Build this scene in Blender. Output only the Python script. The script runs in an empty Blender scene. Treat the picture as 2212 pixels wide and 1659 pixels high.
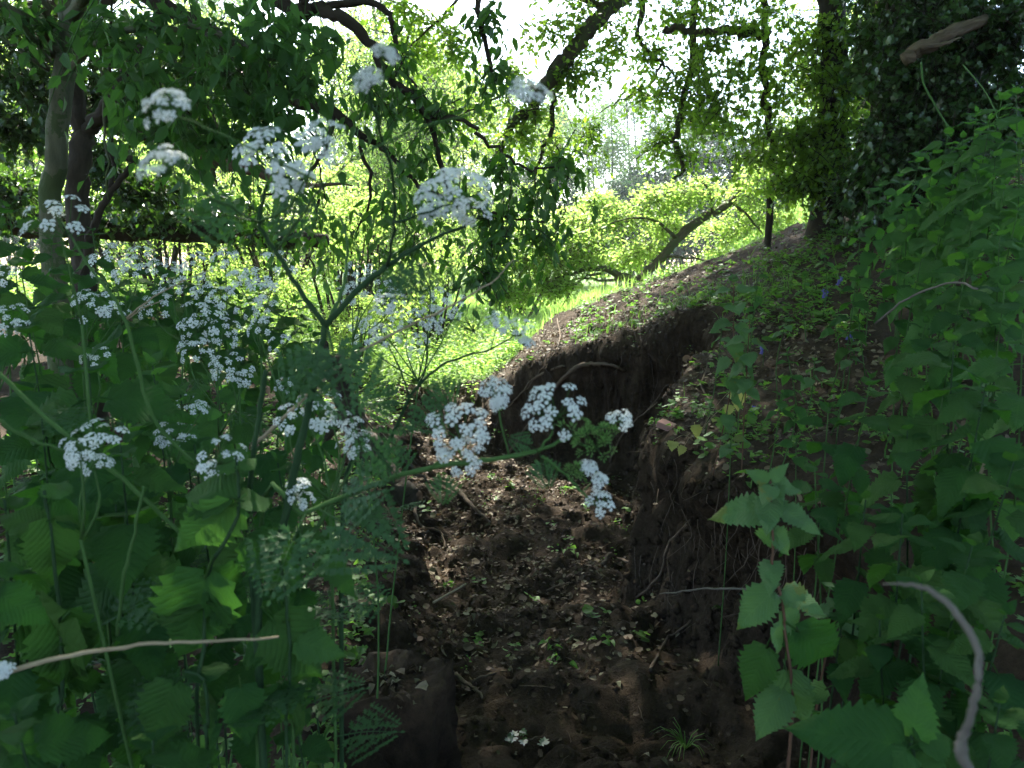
import bpy, math, random
import numpy as np
from mathutils import Vector, Matrix
from mathutils.bvhtree import BVHTree

sc = bpy.context.scene
C = sc.collection
# ------------------------------------------------------------------ camera, sky, sun, exposure
EYE = np.array([0.0, 0.0, 1.55]); PITCH = math.radians(9.3); FPX = 1640.0
cd = bpy.data.cameras.new('camera'); cam = bpy.data.objects.new('camera', cd); C.objects.link(cam); sc.camera = cam
cam.location = EYE; cam.rotation_euler = (math.radians(90) - PITCH, 0, 0)
cd.sensor_width = 36; cd.lens = 36 * FPX / 2212; cd.clip_start = .05; cd.clip_end = 600
cd.dof.use_dof = True; cd.dof.focus_distance = 3.2; cd.dof.aperture_fstop = 6.5
SUN_EL, SUN_AZ = math.radians(47), math.radians(-14)          # azimuth measured from +Y towards +X
w = bpy.data.worlds.new('World'); sc.world = w; w.use_nodes = True
nt = w.node_tree; bg = nt.nodes['Background']; sky = nt.nodes.new('ShaderNodeTexSky')
sky.sky_type = 'NISHITA'; sky.sun_disc = False; sky.sun_elevation = SUN_EL; sky.sun_rotation = SUN_AZ
sky.air_density = 1.0; sky.dust_density = 1.5; sky.ozone_density = 1.0
nt.links.new(sky.outputs[0], bg.inputs[0]); bg.inputs[1].default_value = 0.125
sd = bpy.data.lights.new('sun', 'SUN'); sun = bpy.data.objects.new('sun', sd); C.objects.link(sun)
sd.energy = 5.0; sd.angle = math.radians(.5); sd.color = (1, .95, .84)
sdir = Vector((math.sin(SUN_AZ) * math.cos(SUN_EL), math.cos(SUN_AZ) * math.cos(SUN_EL), math.sin(SUN_EL)))
sun.rotation_euler = sdir.to_track_quat('Z', 'Y').to_euler(); sun.location = sdir * 60
vs = sc.view_settings; sc.display_settings.display_device = 'sRGB'
vs.view_transform = 'Standard'; vs.look = 'None'; vs.gamma = 1; vs.use_curve_mapping = False; vs.exposure = 2.75
cy = sc.cycles; sc.render.engine = 'CYCLES'
cy.max_bounces = 7; cy.diffuse_bounces = 4; cy.glossy_bounces = 2; cy.transmission_bounces = 5; cy.transparent_max_bounces = 4
cy.volume_bounces = 0; cy.sample_clamp_indirect = 4; cy.use_denoising = True; cy.use_adaptive_sampling = True
cy.caustics_reflective = False; cy.caustics_refractive = False

# ------------------------------------------------------------------ helpers
R = np.random.default_rng(7); random.seed(7)
UP = np.array([0, 0, 1.0])
CP, SP = math.cos(PITCH), math.sin(PITCH)

def ray(px, py):
    a, b = (px - 1106) / FPX, (829.5 - py) / FPX
    return np.array([a, CP + b * SP, -SP + b * CP])
def at(px, py, Y):                                            # the place a pixel of the photograph shows, Y metres ahead
    d = ray(px, py); return EYE + d * (Y / d[1])
def nrm(v): v = np.asarray(v, float); return v / np.maximum(np.linalg.norm(v, axis=-1, keepdims=True), 1e-9)

class MB:                                                     # collects shapes, builds ONE mesh
    def __init__(s): s.V, s.F3, s.F4, s.L, s.n = [], [], [], [], 0
    def add(s, V, F, L=None):
        V = np.asarray(V, float).reshape(-1, 3)
        for f in (F if isinstance(F, list) else [F]):
            f = np.asarray(f, int)
            if f.size: (s.F3 if f.shape[1] == 3 else s.F4).append(f + s.n)
        s.V.append(V); s.L.append(np.zeros_like(V) if L is None else np.asarray(L, float).reshape(-1, 3)); s.n += len(V); return s
    def mesh(s, name, mat, smooth=True):
        me = bpy.data.meshes.new(name)
        V = np.concatenate(s.V) if s.V else np.zeros((0, 3)); L = np.concatenate(s.L) if s.L else V
        f3 = np.concatenate(s.F3) if s.F3 else np.zeros((0, 3), int); f4 = np.concatenate(s.F4) if s.F4 else np.zeros((0, 4), int)
        loops = np.concatenate([f3.ravel(), f4.ravel()]).astype(np.int32)
        me.vertices.add(len(V)); me.vertices.foreach_set('co', V.astype(np.float32).ravel())
        me.loops.add(len(loops)); me.loops.foreach_set('vertex_index', loops)
        nf = len(f3) + len(f4); me.polygons.add(nf)
        st = np.concatenate([np.arange(len(f3)) * 3, len(f3) * 3 + np.arange(len(f4)) * 4]).astype(np.int32)
        me.polygons.foreach_set('loop_start', st)
        me.update(calc_edges=True)
        me.polygons.foreach_set('use_smooth', np.full(nf, smooth))
        a = me.attributes.new('lc', 'FLOAT_VECTOR', 'POINT'); a.data.foreach_set('vector', L.astype(np.float32).ravel())
        for m in (mat if isinstance(mat, (list, tuple)) else [mat]): me.materials.append(m)
        me.update(); return me
    def build(s, name, mat, parent=None, smooth=True, kind=None):
        return ob(name, s.mesh(name, mat, smooth), parent, kind=kind)

def ob(name, me, parent=None, M=None, kind=None):
    o = bpy.data.objects.new(name, me); C.objects.link(o)
    if parent is not None: o.parent = parent
    if M is not None: o.matrix_local = M if isinstance(M, Matrix) else Matrix(M)
    if kind: o['kind'] = kind
    return o
def tag(o, label=None, cat=None, group=None, kind=None):
    if label: o['label'] = label
    if cat: o['category'] = cat
    if group: o['group'] = group
    if kind: o['kind'] = kind
    return o
def thing(name, label, cat, loc=(0, 0, 0), group=None):
    o = bpy.data.objects.new(name, None); o.empty_display_size = .1; C.objects.link(o); o.location = Vector([float(c) for c in loc])
    return tag(o, label, cat, group)
def frame_mat(y, n, s=1.0, loc=(0, 0, 0)):                    # 4x4 with local y along y, local z near n
    y = nrm(y); x = np.cross(y, n); x = nrm(x) if np.linalg.norm(x) > 1e-6 else nrm(np.cross(y, [1, 0, .1])); z = np.cross(x, y)
    M = Matrix.Identity(4)
    for i in range(3):
        M[i][0], M[i][1], M[i][2], M[i][3] = x[i] * s, y[i] * s, z[i] * s, loc[i]
    return M
def cat(P, n=6, jit=0, rng=R):                                # Catmull-Rom through the points
    P = np.asarray(P, float); Q = np.vstack([2 * P[0] - P[1], P, 2 * P[-1] - P[-2]]); out = []
    for i in range(len(P) - 1):
        p0, p1, p2, p3 = Q[i:i + 4]
        for t in np.arange(n) / n:
            out.append(.5 * ((2 * p1) + (-p0 + p2) * t + (2 * p0 - 5 * p1 + 4 * p2 - p3) * t * t + (-p0 + 3 * p1 - 3 * p2 + p3) * t ** 3))
    out.append(P[-1]); out = np.array(out)
    if jit: out[1:] += rng.normal(0, jit, (len(out) - 1, 3))
    return out
def tube(mb, P, r, k=6, rough=0, cap=True, rng=R):
    P = np.asarray(P, float); n = len(P); r = np.interp(np.linspace(0, 1, n), np.linspace(0, 1, len(np.atleast_1d(r))), np.atleast_1d(r))
    T = nrm(np.gradient(P, axis=0)); ref = np.array([.31, .22, .93]) if abs(T[:, 2]).mean() < .8 else np.array([.9, .3, .1])
    A = nrm(np.cross(T, ref)); B = np.cross(T, A); th = np.arange(k) / k * 2 * math.pi
    rr = r[:, None] * (1 + (rng.normal(0, rough, (n, k)) if rough else 0))
    V = P[:, None] + rr[..., None] * (np.cos(th)[None, :, None] * A[:, None] + np.sin(th)[None, :, None] * B[:, None])
    L = np.zeros((n, k, 3)); s = np.concatenate([[0], np.cumsum(np.linalg.norm(np.diff(P, axis=0), axis=1))])
    L[..., 0] = np.cos(th)[None] * r[:, None]; L[..., 1] = s[:, None]; L[..., 2] = np.sin(th)[None] * r[:, None]
    i = np.arange(n - 1)[:, None] * k; j = np.arange(k)[None]; j2 = (j + 1) % k
    F = np.stack([i + j, i + j2, i + k + j2, i + k + j], -1).reshape(-1, 4)
    V = V.reshape(-1, 3); L = L.reshape(-1, 3); Fs = [F]
    if cap:
        V = np.vstack([V, P[-1] + T[-1] * r[-1] * .3, P[0]]); L = np.vstack([L, L[-1], L[0]]); a = np.arange(k); b = (a + 1) % k
        Fs.append(np.stack([(n - 1) * k + a, (n - 1) * k + b, np.full(k, n * k)], -1)); Fs.append(np.stack([b, a, np.full(k, n * k + 1)], -1))
    mb.add(V, Fs, L); return mb

# ---- leaf templates: (verts, faces), stalk at the origin, tip at y=1, upper side +z
def T_lens(w=.5, fold=.12, droop=.12):
    y = [0, .3, .3, .3, .68, .68, .68, 1]; x = [0, -w / 2, 0, w / 2, -w * .36, 0, w * .36, 0]
    z = [0, fold * .8, 0, fold * .8, fold * .5 - droop * .4, -droop * .4, fold * .5 - droop * .4, -droop]
    return np.stack([x, y, z], 1), [np.array([[0, 2, 1], [0, 3, 2], [4, 5, 7], [5, 6, 7]]), np.array([[1, 2, 5, 4], [2, 3, 6, 5]])]
def T_dia(w=.6, fold=.14):
    return np.array([[0, 0, 0], [-w / 2, .45, fold], [0, 1, -.06], [w / 2, .45, fold]]), [np.array([[0, 2, 1], [0, 3, 2]])]
def T_lobe(pts, z=.08):
    P = [[0, .35, -.03]] + [[x, y, z * (abs(x) * 2) - .05 * y] for x, y in pts]; n = len(pts)
    return np.array(P, float), [np.array([[0, 1 + (i + 1) % n, 1 + i] for i in range(n)])]
IVY = T_lobe([(0, .02), (-.3, -.08), (-.5, .25), (-.25, .38), (-.42, .62), (-.15, .62), (0, 1), (.15, .62), (.42, .62), (.25, .38), (.5, .25), (.3, -.08)])
OAK = T_lobe([(0, 0), (-.14, .15), (-.3, .3), (-.18, .42), (-.36, .6), (-.2, .7), (-.15, .92), (0, 1), (.15, .92), (.2, .7), (.36, .6), (.18, .42), (.3, .3), (.14, .15)])
ROUND = T_lobe([(0, .05), (-.35, .0), (-.5, .3), (-.45, .65), (-.2, .92), (.2, .92), (.45, .65), (.5, .3), (.35, .0)])
LENS, DIA = T_lens(), T_dia(); CURL = T_lens(.62, .3, .45)

def serrated(rng, teeth=10, wmax=.38, curl=.35, fold=.18, stalk=.22):
    tp = np.array([0, .03, .1, .22, .38, .6, .8, .93, 1]); wp = np.array([.02, .2, .31, .38, .36, .26, .13, .05, 0]) / .38 * wmax
    t = np.linspace(0, 1, teeth * 2 + 1); wv = np.interp(t, tp, wp); tooth = np.where(np.arange(len(t)) % 2 == 1, 1.1, .84); wv = wv * tooth
    wv[0] = wmax * .1
    V, cols = [], [-1, -.55, 0, .55, 1]
    ph = rng.uniform(0, 6)
    for i, (a, b) in enumerate(zip(t, wv)):
        for c in cols:
            x = c * b; y = a * .98 + (-.05 * abs(c) if a < .12 else 0) - .03 * abs(c) * (i % 2)
            z = fold * abs(x) * 1.2 - curl * (a ** 2) * .6 + .03 * math.sin(a * 11 + ph + c * 2) - .05 * abs(c) ** 3 + (.008 if (i % 2 and abs(c) == .55) else 0)
            V.append([x, y + stalk, z])
    n = len(t); F = []
    for i in range(n - 1):
        for j in range(4):
            k = i * 5 + j; F.append([k, k + 1, k + 6, k + 5])
    V = np.array(V); L = np.zeros_like(V); L[:, 0] = V[:, 0]; L[:, 1] = V[:, 1] - stalk; L[:, 2] = 1
    m = MB().add(V, [np.array(F)], L)
    tube(m, [[0, 0, 0], [0, stalk * .5, .01], [0, stalk + .03, -.004]], [.016, .012], 3, cap=False)
    return m

def place_leaves(mb, tpl, P, D, N, S, stretch=None):          # many copies of one template in one mesh
    V0, F0 = tpl; P, D, N = map(np.asarray, (P, D, N)); S = np.asarray(S)
    y = nrm(D); x = nrm(np.cross(y, N)); z = np.cross(x, y); n = len(P)
    V = P[:, None] + S[:, None, None] * (V0[None, :, 0:1] * x[:, None] + V0[None, :, 1:2] * y[:, None] + V0[None, :, 2:3] * z[:, None])
    off = (np.arange(n) * len(V0))[:, None, None]
    L = np.broadcast_to(np.stack([V0[:, 0], V0[:, 1], np.ones(len(V0))], 1), (n, len(V0), 3))
    mb.add(V.reshape(-1, 3), [(f[None] + off).reshape(-1, f.shape[1]) for f in F0], L.reshape(-1, 3))

def twig_tubes(mb, P, r):                                     # P (n, m, 3) many bent twigs, 3-sided
    n, m, _ = P.shape; T = nrm(np.gradient(P, axis=1)); A = nrm(np.cross(T, [.3, .2, .93])); B = np.cross(T, A); th = np.arange(3) / 3 * 2 * math.pi
    rr = np.asarray(r)[:, None] * np.linspace(1, .35, m)[None]
    V = P[:, :, None] + rr[..., None, None] * (np.cos(th)[None, None, :, None] * A[:, :, None] + np.sin(th)[None, None, :, None] * B[:, :, None])
    i = np.arange(m - 1)[:, None] * 3; j = np.arange(3)[None]; j2 = (j + 1) % 3
    F = np.stack([i + j, i + j2, i + 3 + j2, i + 3 + j], -1).reshape(-1, 4)
    mb.add(V.reshape(-1, 3), [(F[None] + (np.arange(n) * m * 3)[:, None, None]).reshape(-1, 4)])

def sprays(ells, per_m3=None, n=None, k=9, tl=.35, leaf=.06, bend=.3, droop=.35, rng=R, out=.6, jit=.25, twig_r=.003, flat=.8, scatter=.35):
    """twigs with alternate leaves filling ellipsoids: returns leaf arrays and twig polylines"""
    S = []; D = []
    for c, r in ells:
        c, r = np.array(c), np.array(r); q = n if n else max(3, int(per_m3 * 4.19 * r[0] * r[1] * r[2]))
        u = nrm(rng.normal(size=(q, 3))) * rng.uniform(0.02, 1, (q, 1)) ** (1 / 2.2)
        S.append(c + u * r * .92); D.append(nrm(nrm(u * (1 / r)) * out + rng.normal(0, .55, (q, 3)) + [0, 0, -.1]))
    S, D = np.concatenate(S), np.concatenate(D); q = len(S); L = tl * rng.uniform(.5, 1.4, q)
    t = np.linspace(0, 1, 4)[None, :, None]
    tw = S[:, None] + (t - .5) * L[:, None, None] * D[:, None] - np.array([0, 0, 1]) * bend * L[:, None, None] * t ** 2
    tj = ((np.arange(k) + .5) / k)[None, :, None]
    P = S[:, None] + (tj - .5) * L[:, None, None] * D[:, None] - UP * bend * L[:, None, None] * tj ** 2
    P = P + rng.normal(0, scatter, P.shape) * leaf
    tg = nrm(D[:, None] - UP * 2 * bend * tj); lat = nrm(np.cross(tg, UP + 0 * tg)); side = np.where(np.arange(k) % 2, 1, -1)[None, :, None]
    ld = nrm(tg * .6 + side * lat * .8 + rng.normal(0, jit, P.shape) - UP * droop)
    nn = nrm(UP * flat + rng.normal(0, .45, P.shape))
    sz = leaf * rng.uniform(.55, 1.2, (q, k))
    return P.reshape(-1, 3), ld.reshape(-1, 3), nn.reshape(-1, 3), sz.ravel(), tw, np.full(q, twig_r) * rng.uniform(.6, 1.4, q)
def E(px, py, Y, rx, ry, rd=.5):
    s = Y / FPX; return (at(px, py, Y), (max(rx * s, .05), rd, max(ry * s, .05)))

# ------------------------------------------------------------------ materials
def mat(name):
    m = bpy.data.materials.new(name); m.use_nodes = True; n = m.node_tree; n.nodes.clear()
    return m, n, n.nodes.new('ShaderNodeOutputMaterial')
def lk(n, a, b): n.links.new(a, b)
def node(n, t, **kw):
    x = n.nodes.new(t)
    for k, v in kw.items(): setattr(x, k, v)
    return x
def ramp(n, fac, stops):
    r = node(n, 'ShaderNodeValToRGB'); e = r.color_ramp.elements
    while len(e) < len(stops): e.new(.5)
    for i, (p, c) in enumerate(stops): e[i].position = p; e[i].color = (*c, 1)
    lk(n, fac, r.inputs[0]); return r.outputs[0]
def mixc(n, f, a, b, mode='MIX'):
    m = node(n, 'ShaderNodeMix', data_type='RGBA', blend_type=mode)
    if isinstance(f, (int, float)): m.inputs[0].default_value = f
    else: lk(n, f, m.inputs[0])
    for s, v in ((m.inputs[6], a), (m.inputs[7], b)):
        if isinstance(v, tuple): s.default_value = (*v, 1)
        else: lk(n, v, s)
    return m.outputs[2]
def math_(n, op, a, b=0.0, c=None):
    m = node(n, 'ShaderNodeMath', operation=op)
    for i, v in enumerate((a, b) if c is None else (a, b, c)):
        if isinstance(v, (int, float)): m.inputs[i].default_value = v
        else: lk(n, v, m.inputs[i])
    return m.outputs[0]
def noise(n, vec, scale, det=4, rough=.6):
    t = node(n, 'ShaderNodeTexNoise'); t.inputs['Scale'].default_value = scale; t.inputs['Detail'].default_value = det; t.inputs['Roughness'].default_value = rough
    if vec is not None: lk(n, vec, t.inputs['Vector'])
    return t.outputs['Fac']
def leaf_mat(name, cols, trans, tf=.45, rough=.5, spec=.35, vein=False, old=None):
    """cols: ramp of base colours over a random number per leaf; trans: colour of the light a leaf lets through"""
    m, n, o = mat(name); g = node(n, 'ShaderNodeNewGeometry'); oi = node(n, 'ShaderNodeObjectInfo')
    r = math_(n, 'FRACT', math_(n, 'ADD', g.outputs['Random Per Island'], oi.outputs['Random']))
    base = ramp(n, r, [(i / max(1, len(cols) - 1), c) for i, c in enumerate(cols)])
    pos = g.outputs['Position']; nz = noise(n, pos, 9, 2)
    base = mixc(n, math_(n, 'MULTIPLY', nz, .5), base, tuple(c * .55 for c in cols[0]))
    a = node(n, 'ShaderNodeAttribute', attribute_name='lc'); sx = node(n, 'ShaderNodeSeparateXYZ'); lk(n, a.outputs['Vector'], sx.inputs[0])
    ax = math_(n, 'ABSOLUTE', sx.outputs[0]); p = node(n, 'ShaderNodeBsdfPrincipled'); tr = node(n, 'ShaderNodeBsdfTranslucent')
    tcol = mixc(n, math_(n, 'MULTIPLY', r, .5), trans, tuple(c * .6 for c in trans))
    if vein:
        ph = math_(n, 'MULTIPLY', math_(n, 'SUBTRACT', sx.outputs[1], math_(n, 'MULTIPLY', ax, .9)), 36)
        s = math_(n, 'POWER', math_(n, 'ABSOLUTE', math_(n, 'COSINE', ph)), 6)
        mid = math_(n, 'LESS_THAN', ax, .012); v = math_(n, 'MAXIMUM', math_(n, 'MULTIPLY', s, .55), mid)
        fine = noise(n, a.outputs['Vector'], 60, 2)
        base = mixc(n, math_(n, 'MULTIPLY', v, .17), base, (cols[-1][0] * 1.9 + .01, cols[-1][1] * 1.6, cols[-1][2] * 1.5))
        blot = noise(n, pos, 22, 4)
        base = mixc(n, math_(n, 'MULTIPLY', blot, .5), base, tuple(c * .5 for c in cols[0]))
        bp = node(n, 'ShaderNodeBump'); bp.inputs['Strength'].default_value = .5; bp.inputs['Distance'].default_value = .02
        lk(n, math_(n, 'ADD', math_(n, 'MULTIPLY', v, -.6), math_(n, 'MULTIPLY', fine, .4)), bp.inputs['Height']); lk(n, bp.outputs[0], p.inputs['Normal'])
    if old:
        patch = math_(n, 'GREATER_THAN', noise(n, pos, 14, 4), .64)
        base = mixc(n, math_(n, 'MULTIPLY', patch, .8), base, old)
    lk(n, base, p.inputs['Base Color']); p.inputs['Roughness'].default_value = rough; p.inputs['Specular IOR Level'].default_value = spec
    lk(n, tcol, tr.inputs['Color']); ms = node(n, 'ShaderNodeMixShader'); ms.inputs[0].default_value = tf
    lk(n, p.outputs[0], ms.inputs[1]); lk(n, tr.outputs[0], ms.inputs[2]); lk(n, ms.outputs[0], o.inputs['Surface'])
    return m
def bark_mat(name, a, b, scale=30, moss=None, bump=.6, stretch=.25):
    m, n, o = mat(name); p = node(n, 'ShaderNodeBsdfPrincipled'); p.inputs['Roughness'].default_value = .9; p.inputs['Specular IOR Level'].default_value = .15
    at_ = node(n, 'ShaderNodeAttribute', attribute_name='lc'); mp = node(n, 'ShaderNodeMapping'); mp.inputs['Scale'].default_value = (1, stretch, 1)
    lk(n, at_.outputs['Vector'], mp.inputs[0]); h = noise(n, mp.outputs[0], scale, 6, .7); c = ramp(n, h, [(.3, a), (.7, b)])
    g = node(n, 'ShaderNodeNewGeometry')
    if moss:
        f = math_(n, 'MULTIPLY', math_(n, 'GREATER_THAN', noise(n, g.outputs['Position'], 7, 5, .7), .52), .8); c = mixc(n, f, c, moss)
    bp = node(n, 'ShaderNodeBump'); bp.inputs['Strength'].default_value = bump; bp.inputs['Distance'].default_value = .02
    lk(n, h, bp.inputs['Height']); lk(n, bp.outputs[0], p.inputs['Normal']); lk(n, c, p.inputs['Base Color']); lk(n, p.outputs[0], o.inputs[0]); return m
def plain(name, col, rough=.6, tf=0, trans=None, var=None):
    return leaf_mat(name, [col, var or col], trans or col, tf or .02, rough, .3)

M = {}
M['nettle'] = leaf_mat('nettle_leaf', [(.022, .072, .022), (.045, .115, .028), (.03, .09, .024), (.08, .15, .034), (.036, .1, .025)], (.08, .26, .025), .3, .75, .1, vein=True)
M['nettle_pale'] = leaf_mat('pale_skylit_nettle_leaf', [(.045, .125, .035), (.075, .17, .045)], (.14, .38, .045), .36, .7, .14, vein=True)  # paler nettle copy; for the upper right plants skylight is put into it
M['deadnettle'] = leaf_mat('dead_nettle_leaf', [(.07, .16, .055), (.11, .23, .08)], (.16, .34, .06), .32, .6, .3, vein=True, old=(.14, .15, .03))
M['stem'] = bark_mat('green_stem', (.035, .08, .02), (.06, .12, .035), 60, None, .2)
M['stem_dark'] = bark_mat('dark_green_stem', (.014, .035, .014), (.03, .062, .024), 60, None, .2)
M['stem_red'] = bark_mat('reddish_stem', (.08, .04, .03), (.12, .07, .04), 60, None, .2)
M['petal'] = leaf_mat('white_petal', [(.64, .68, .68), (.80, .82, .80)], (.5, .54, .48), .3, .6, .2)
M['bud'] = leaf_mat('green_fruitlet', [(.10, .24, .05), (.2, .34, .09)], (.2, .4, .06), .25, .5, .3)
M['parsley'] = leaf_mat('cow_parsley_leaf', [(.03, .08, .028), (.05, .12, .038)], (.08, .22, .035), .34, .55, .3)
M['elder'] = leaf_mat('elder_leaf', [(.03, .095, .022), (.055, .15, .032)], (.11, .30, .035), .4, .5, .35, vein=True)
M['ash'] = leaf_mat('ash_leaf', [(.035, .09, .022), (.06, .13, .03)], (.12, .32, .025), .4, .45, .4)
M['oak'] = leaf_mat('oak_leaf', [(.055, .12, .02), (.10, .17, .03)], (.42, .70, .06), .52, .5, .3)
M['lime'] = leaf_mat('bright_young_leaf', [(.10, .2, .025), (.17, .27, .04)], (.50, .74, .15), .55, .5, .3)
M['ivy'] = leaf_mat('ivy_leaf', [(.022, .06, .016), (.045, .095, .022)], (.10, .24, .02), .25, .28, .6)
M['ivy_lit'] = leaf_mat('sunlit_ivy_leaf', [(.07, .15, .02), (.11, .2, .03)], (.40, .66, .05), .5, .35, .5)  # lit copy of the ivy: sunlight put into a brighter, yellower leaf colour
M['far'] = leaf_mat('distant_leaf', [(.06, .12, .04), (.09, .15, .05)], (.18, .31, .09), .45, .6, .2)
M['fardark'] = leaf_mat('distant_dark_leaf', [(.025, .06, .03), (.04, .08, .038)], (.05, .11, .04), .3, .6, .2)
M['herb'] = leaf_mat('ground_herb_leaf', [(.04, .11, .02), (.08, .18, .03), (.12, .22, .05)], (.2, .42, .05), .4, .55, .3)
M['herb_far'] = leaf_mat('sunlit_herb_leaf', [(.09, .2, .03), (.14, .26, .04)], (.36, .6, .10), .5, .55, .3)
M['grass'] = leaf_mat('meadow_grass', [(.10, .2, .035), (.16, .27, .06), (.22, .3, .09)], (.36, .6, .12), .5, .6, .25)
M['litter'] = leaf_mat('dead_leaf', [(.035, .021, .012), (.09, .058, .032), (.045, .029, .018), (.16, .115, .07), (.055, .037, .02), (.26, .22, .14), (.08, .05, .028), (.13, .14, .07), (.05, .034, .018)], (.12, .08, .04), .12, .7, .25)
M['bark'] = bark_mat('grey_green_bark', (.06, .065, .04), (.13, .13, .08), 26, (.05, .075, .025))
M['bark_dark'] = bark_mat('dark_bark', (.018, .014, .01), (.05, .04, .028), 24, None)
M['bark_oak'] = bark_mat('oak_bark', (.035, .026, .018), (.10, .08, .055), 22, (.06, .075, .03))
M['wood'] = bark_mat('broken_wood', (.05, .035, .024), (.16, .12, .08), 30, None, .8, .1)
M['stump'] = bark_mat('rotten_wood', (.012, .0075, .0045), (.05, .032, .019), 22, None, 1.0, .45)
M['root'] = bark_mat('root_bark', (.05, .035, .024), (.14, .105, .075), 40, None)
M['straw'] = bark_mat('straw_stalk', (.15, .115, .07), (.33, .27, .18), 70, None, .2)
M['greystem'] = bark_mat('weathered_stalk', (.08, .068, .058), (.20, .18, .155), 60, None, .8)
M['blue'] = leaf_mat('bluebell_flower', [(.10, .085, .34), (.16, .13, .42)], (.2, .16, .6), .3, .5, .3)
M['yellow'] = leaf_mat('yellowing_leaf', [(.34, .38, .10), (.5, .48, .16)], (.5, .5, .12), .4, .5, .3, vein=True)

def soil_mat():
    m, n, o = mat('soil_and_turf'); g = node(n, 'ShaderNodeNewGeometry'); pos = g.outputs['Position']
    p = node(n, 'ShaderNodeBsdfPrincipled'); p.inputs['Roughness'].default_value = .95; p.inputs['Specular IOR Level'].default_value = .15
    n1 = noise(n, pos, 5, 8, .7); n2 = noise(n, pos, 42, 6, .75); n3 = noise(n, pos, 160, 3, .7)
    soil = ramp(n, n1, [(.3, (.015, .0098, .006)), (.5, (.034, .023, .0138)), (.72, (.07, .048, .03))])
    soil = mixc(n, ramp(n, n2, [(.45, (0, 0, 0)), (.75, (.4, .4, .4))]), soil, (.105, .07, .042))
    a = node(n, 'ShaderNodeAttribute', attribute_name='turf'); turf = ramp(n, noise(n, pos, 3, 6, .7), [(.3, (.06, .11, .025)), (.7, (.13, .2, .05))])
    fac = math_(n, 'ADD', a.outputs['Fac'], math_(n, 'MULTIPLY', math_(n, 'SUBTRACT', n2, .5), .5)); fac = math_(n, 'GREATER_THAN', fac, .5)
    col = mixc(n, fac, soil, turf); lk(n, col, p.inputs['Base Color'])
    mp = node(n, 'ShaderNodeMapping'); mp.inputs['Scale'].default_value = (1, 1, .55); lk(n, pos, mp.inputs[0]); st = noise(n, mp.outputs[0], 26, 5, .7)
    h = math_(n, 'ADD', math_(n, 'ADD', math_(n, 'MULTIPLY', n2, .6), math_(n, 'MULTIPLY', n3, .25)), math_(n, 'MULTIPLY', st, .7))
    bp = node(n, 'ShaderNodeBump'); bp.inputs['Strength'].default_value = .9; bp.inputs['Distance'].default_value = .05
    lk(n, h, bp.inputs['Height']); lk(n, bp.outputs[0], p.inputs['Normal']); lk(n, p.outputs[0], o.inputs[0]); return m
M['soil'] = soil_mat()

# ------------------------------------------------------------------ ground
PIT = np.array([(-.25, 1.55), (.4, 1.45), (1.3, 1.6), (1.12, 2.7), (.84, 3.4), (.78, 4.1), (1.05, 4.6), (1.55, 5.2), (1.72, 6.1), (1.35, 6.75), (.75, 7.05), (.2, 7.35),
                (-.15, 7.9), (-.45, 8.7), (-1.0, 9.4), (-1.6, 9.2), (-1.4, 7.8), (-1.15, 6.6), (-1.0, 5.5), (-.85, 4.4), (-.74, 3.4), (-.68, 2.7), (-.62, 2.1)])
def sdist(x, y):                                              # signed distance to the pit's edge, positive inside
    x, y = np.asarray(x, float), np.asarray(y, float); d = np.full(x.shape, 1e9); ins = np.zeros(x.shape, bool)
    for i in range(len(PIT)):
        a, b = PIT[i], PIT[(i + 1) % len(PIT)]; e = b - a; t = np.clip(((x - a[0]) * e[0] + (y - a[1]) * e[1]) / (e @ e), 0, 1)
        d = np.minimum(d, np.hypot(x - a[0] - t * e[0], y - a[1] - t * e[1]))
        c = ((a[1] > y) != (b[1] > y)) & (x < (b[0] - a[0]) * (y - a[1]) / (b[1] - a[1] + 1e-12) + a[0]); ins ^= c
    return np.where(ins, d, -d)
_G = {s: np.random.default_rng(s).random((64, 64)) for s in range(12)}
def vn(x, y, f, s):                                           # tiled value noise
    u, v = x * f + s * 7.3, y * f + s * 3.1; i, j = np.floor(u).astype(int), np.floor(v).astype(int); a, b = u - i, v - j
    a, b = a * a * (3 - 2 * a), b * b * (3 - 2 * b); g = _G[s]; I, J, I1, J1 = i % 64, j % 64, (i + 1) % 64, (j + 1) % 64
    return (g[I, J] * (1 - a) + g[I1, J] * a) * (1 - b) + (g[I, J1] * (1 - a) + g[I1, J1] * a) * b - .5
def ss(a, b, x): t = np.clip((x - a) / (b - a), 0, 1); return t * t * (3 - 2 * t)
def bank(x, y):
    r = .68 + .43 * (x - .9) + .06 * (y - 4) - .12 * ss(.2, -1.2, x)
    r = np.where(x > 3.2, .56 + .43 * 2.3 + .06 * (y - 4) + (x - 3.2) * .55, r); r = np.minimum(r, 4.2 + 0 * r)
    toe = ss(-.75, .55, x + (y - 9) * -.12) ; r = r * toe
    fade = 1 - ss(8.9, 12.0 , y + vn(x, y, .8, 1) * .8) * ss(9, 4, x)
    near = ss(.2, 3.2, y)
    left = ss(-1.0, -3.8, x) * (.35 + .55 * ss(4, 8, y)) * (1 - ss(12, 16, y)) + .1
    return np.maximum(r, 0) * fade * (.45 + .55 * near) + left * ss(.3, -.8, x)
def floor_z(x, y): return -.22 - .14 * ss(3, 4.5, y) - .05 * ss(5, 7, y) + .42 * ss(7.9, 9.4, y) + .1 * ss(.0, 1.2, x) * ss(4, 2.5, y)
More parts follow.
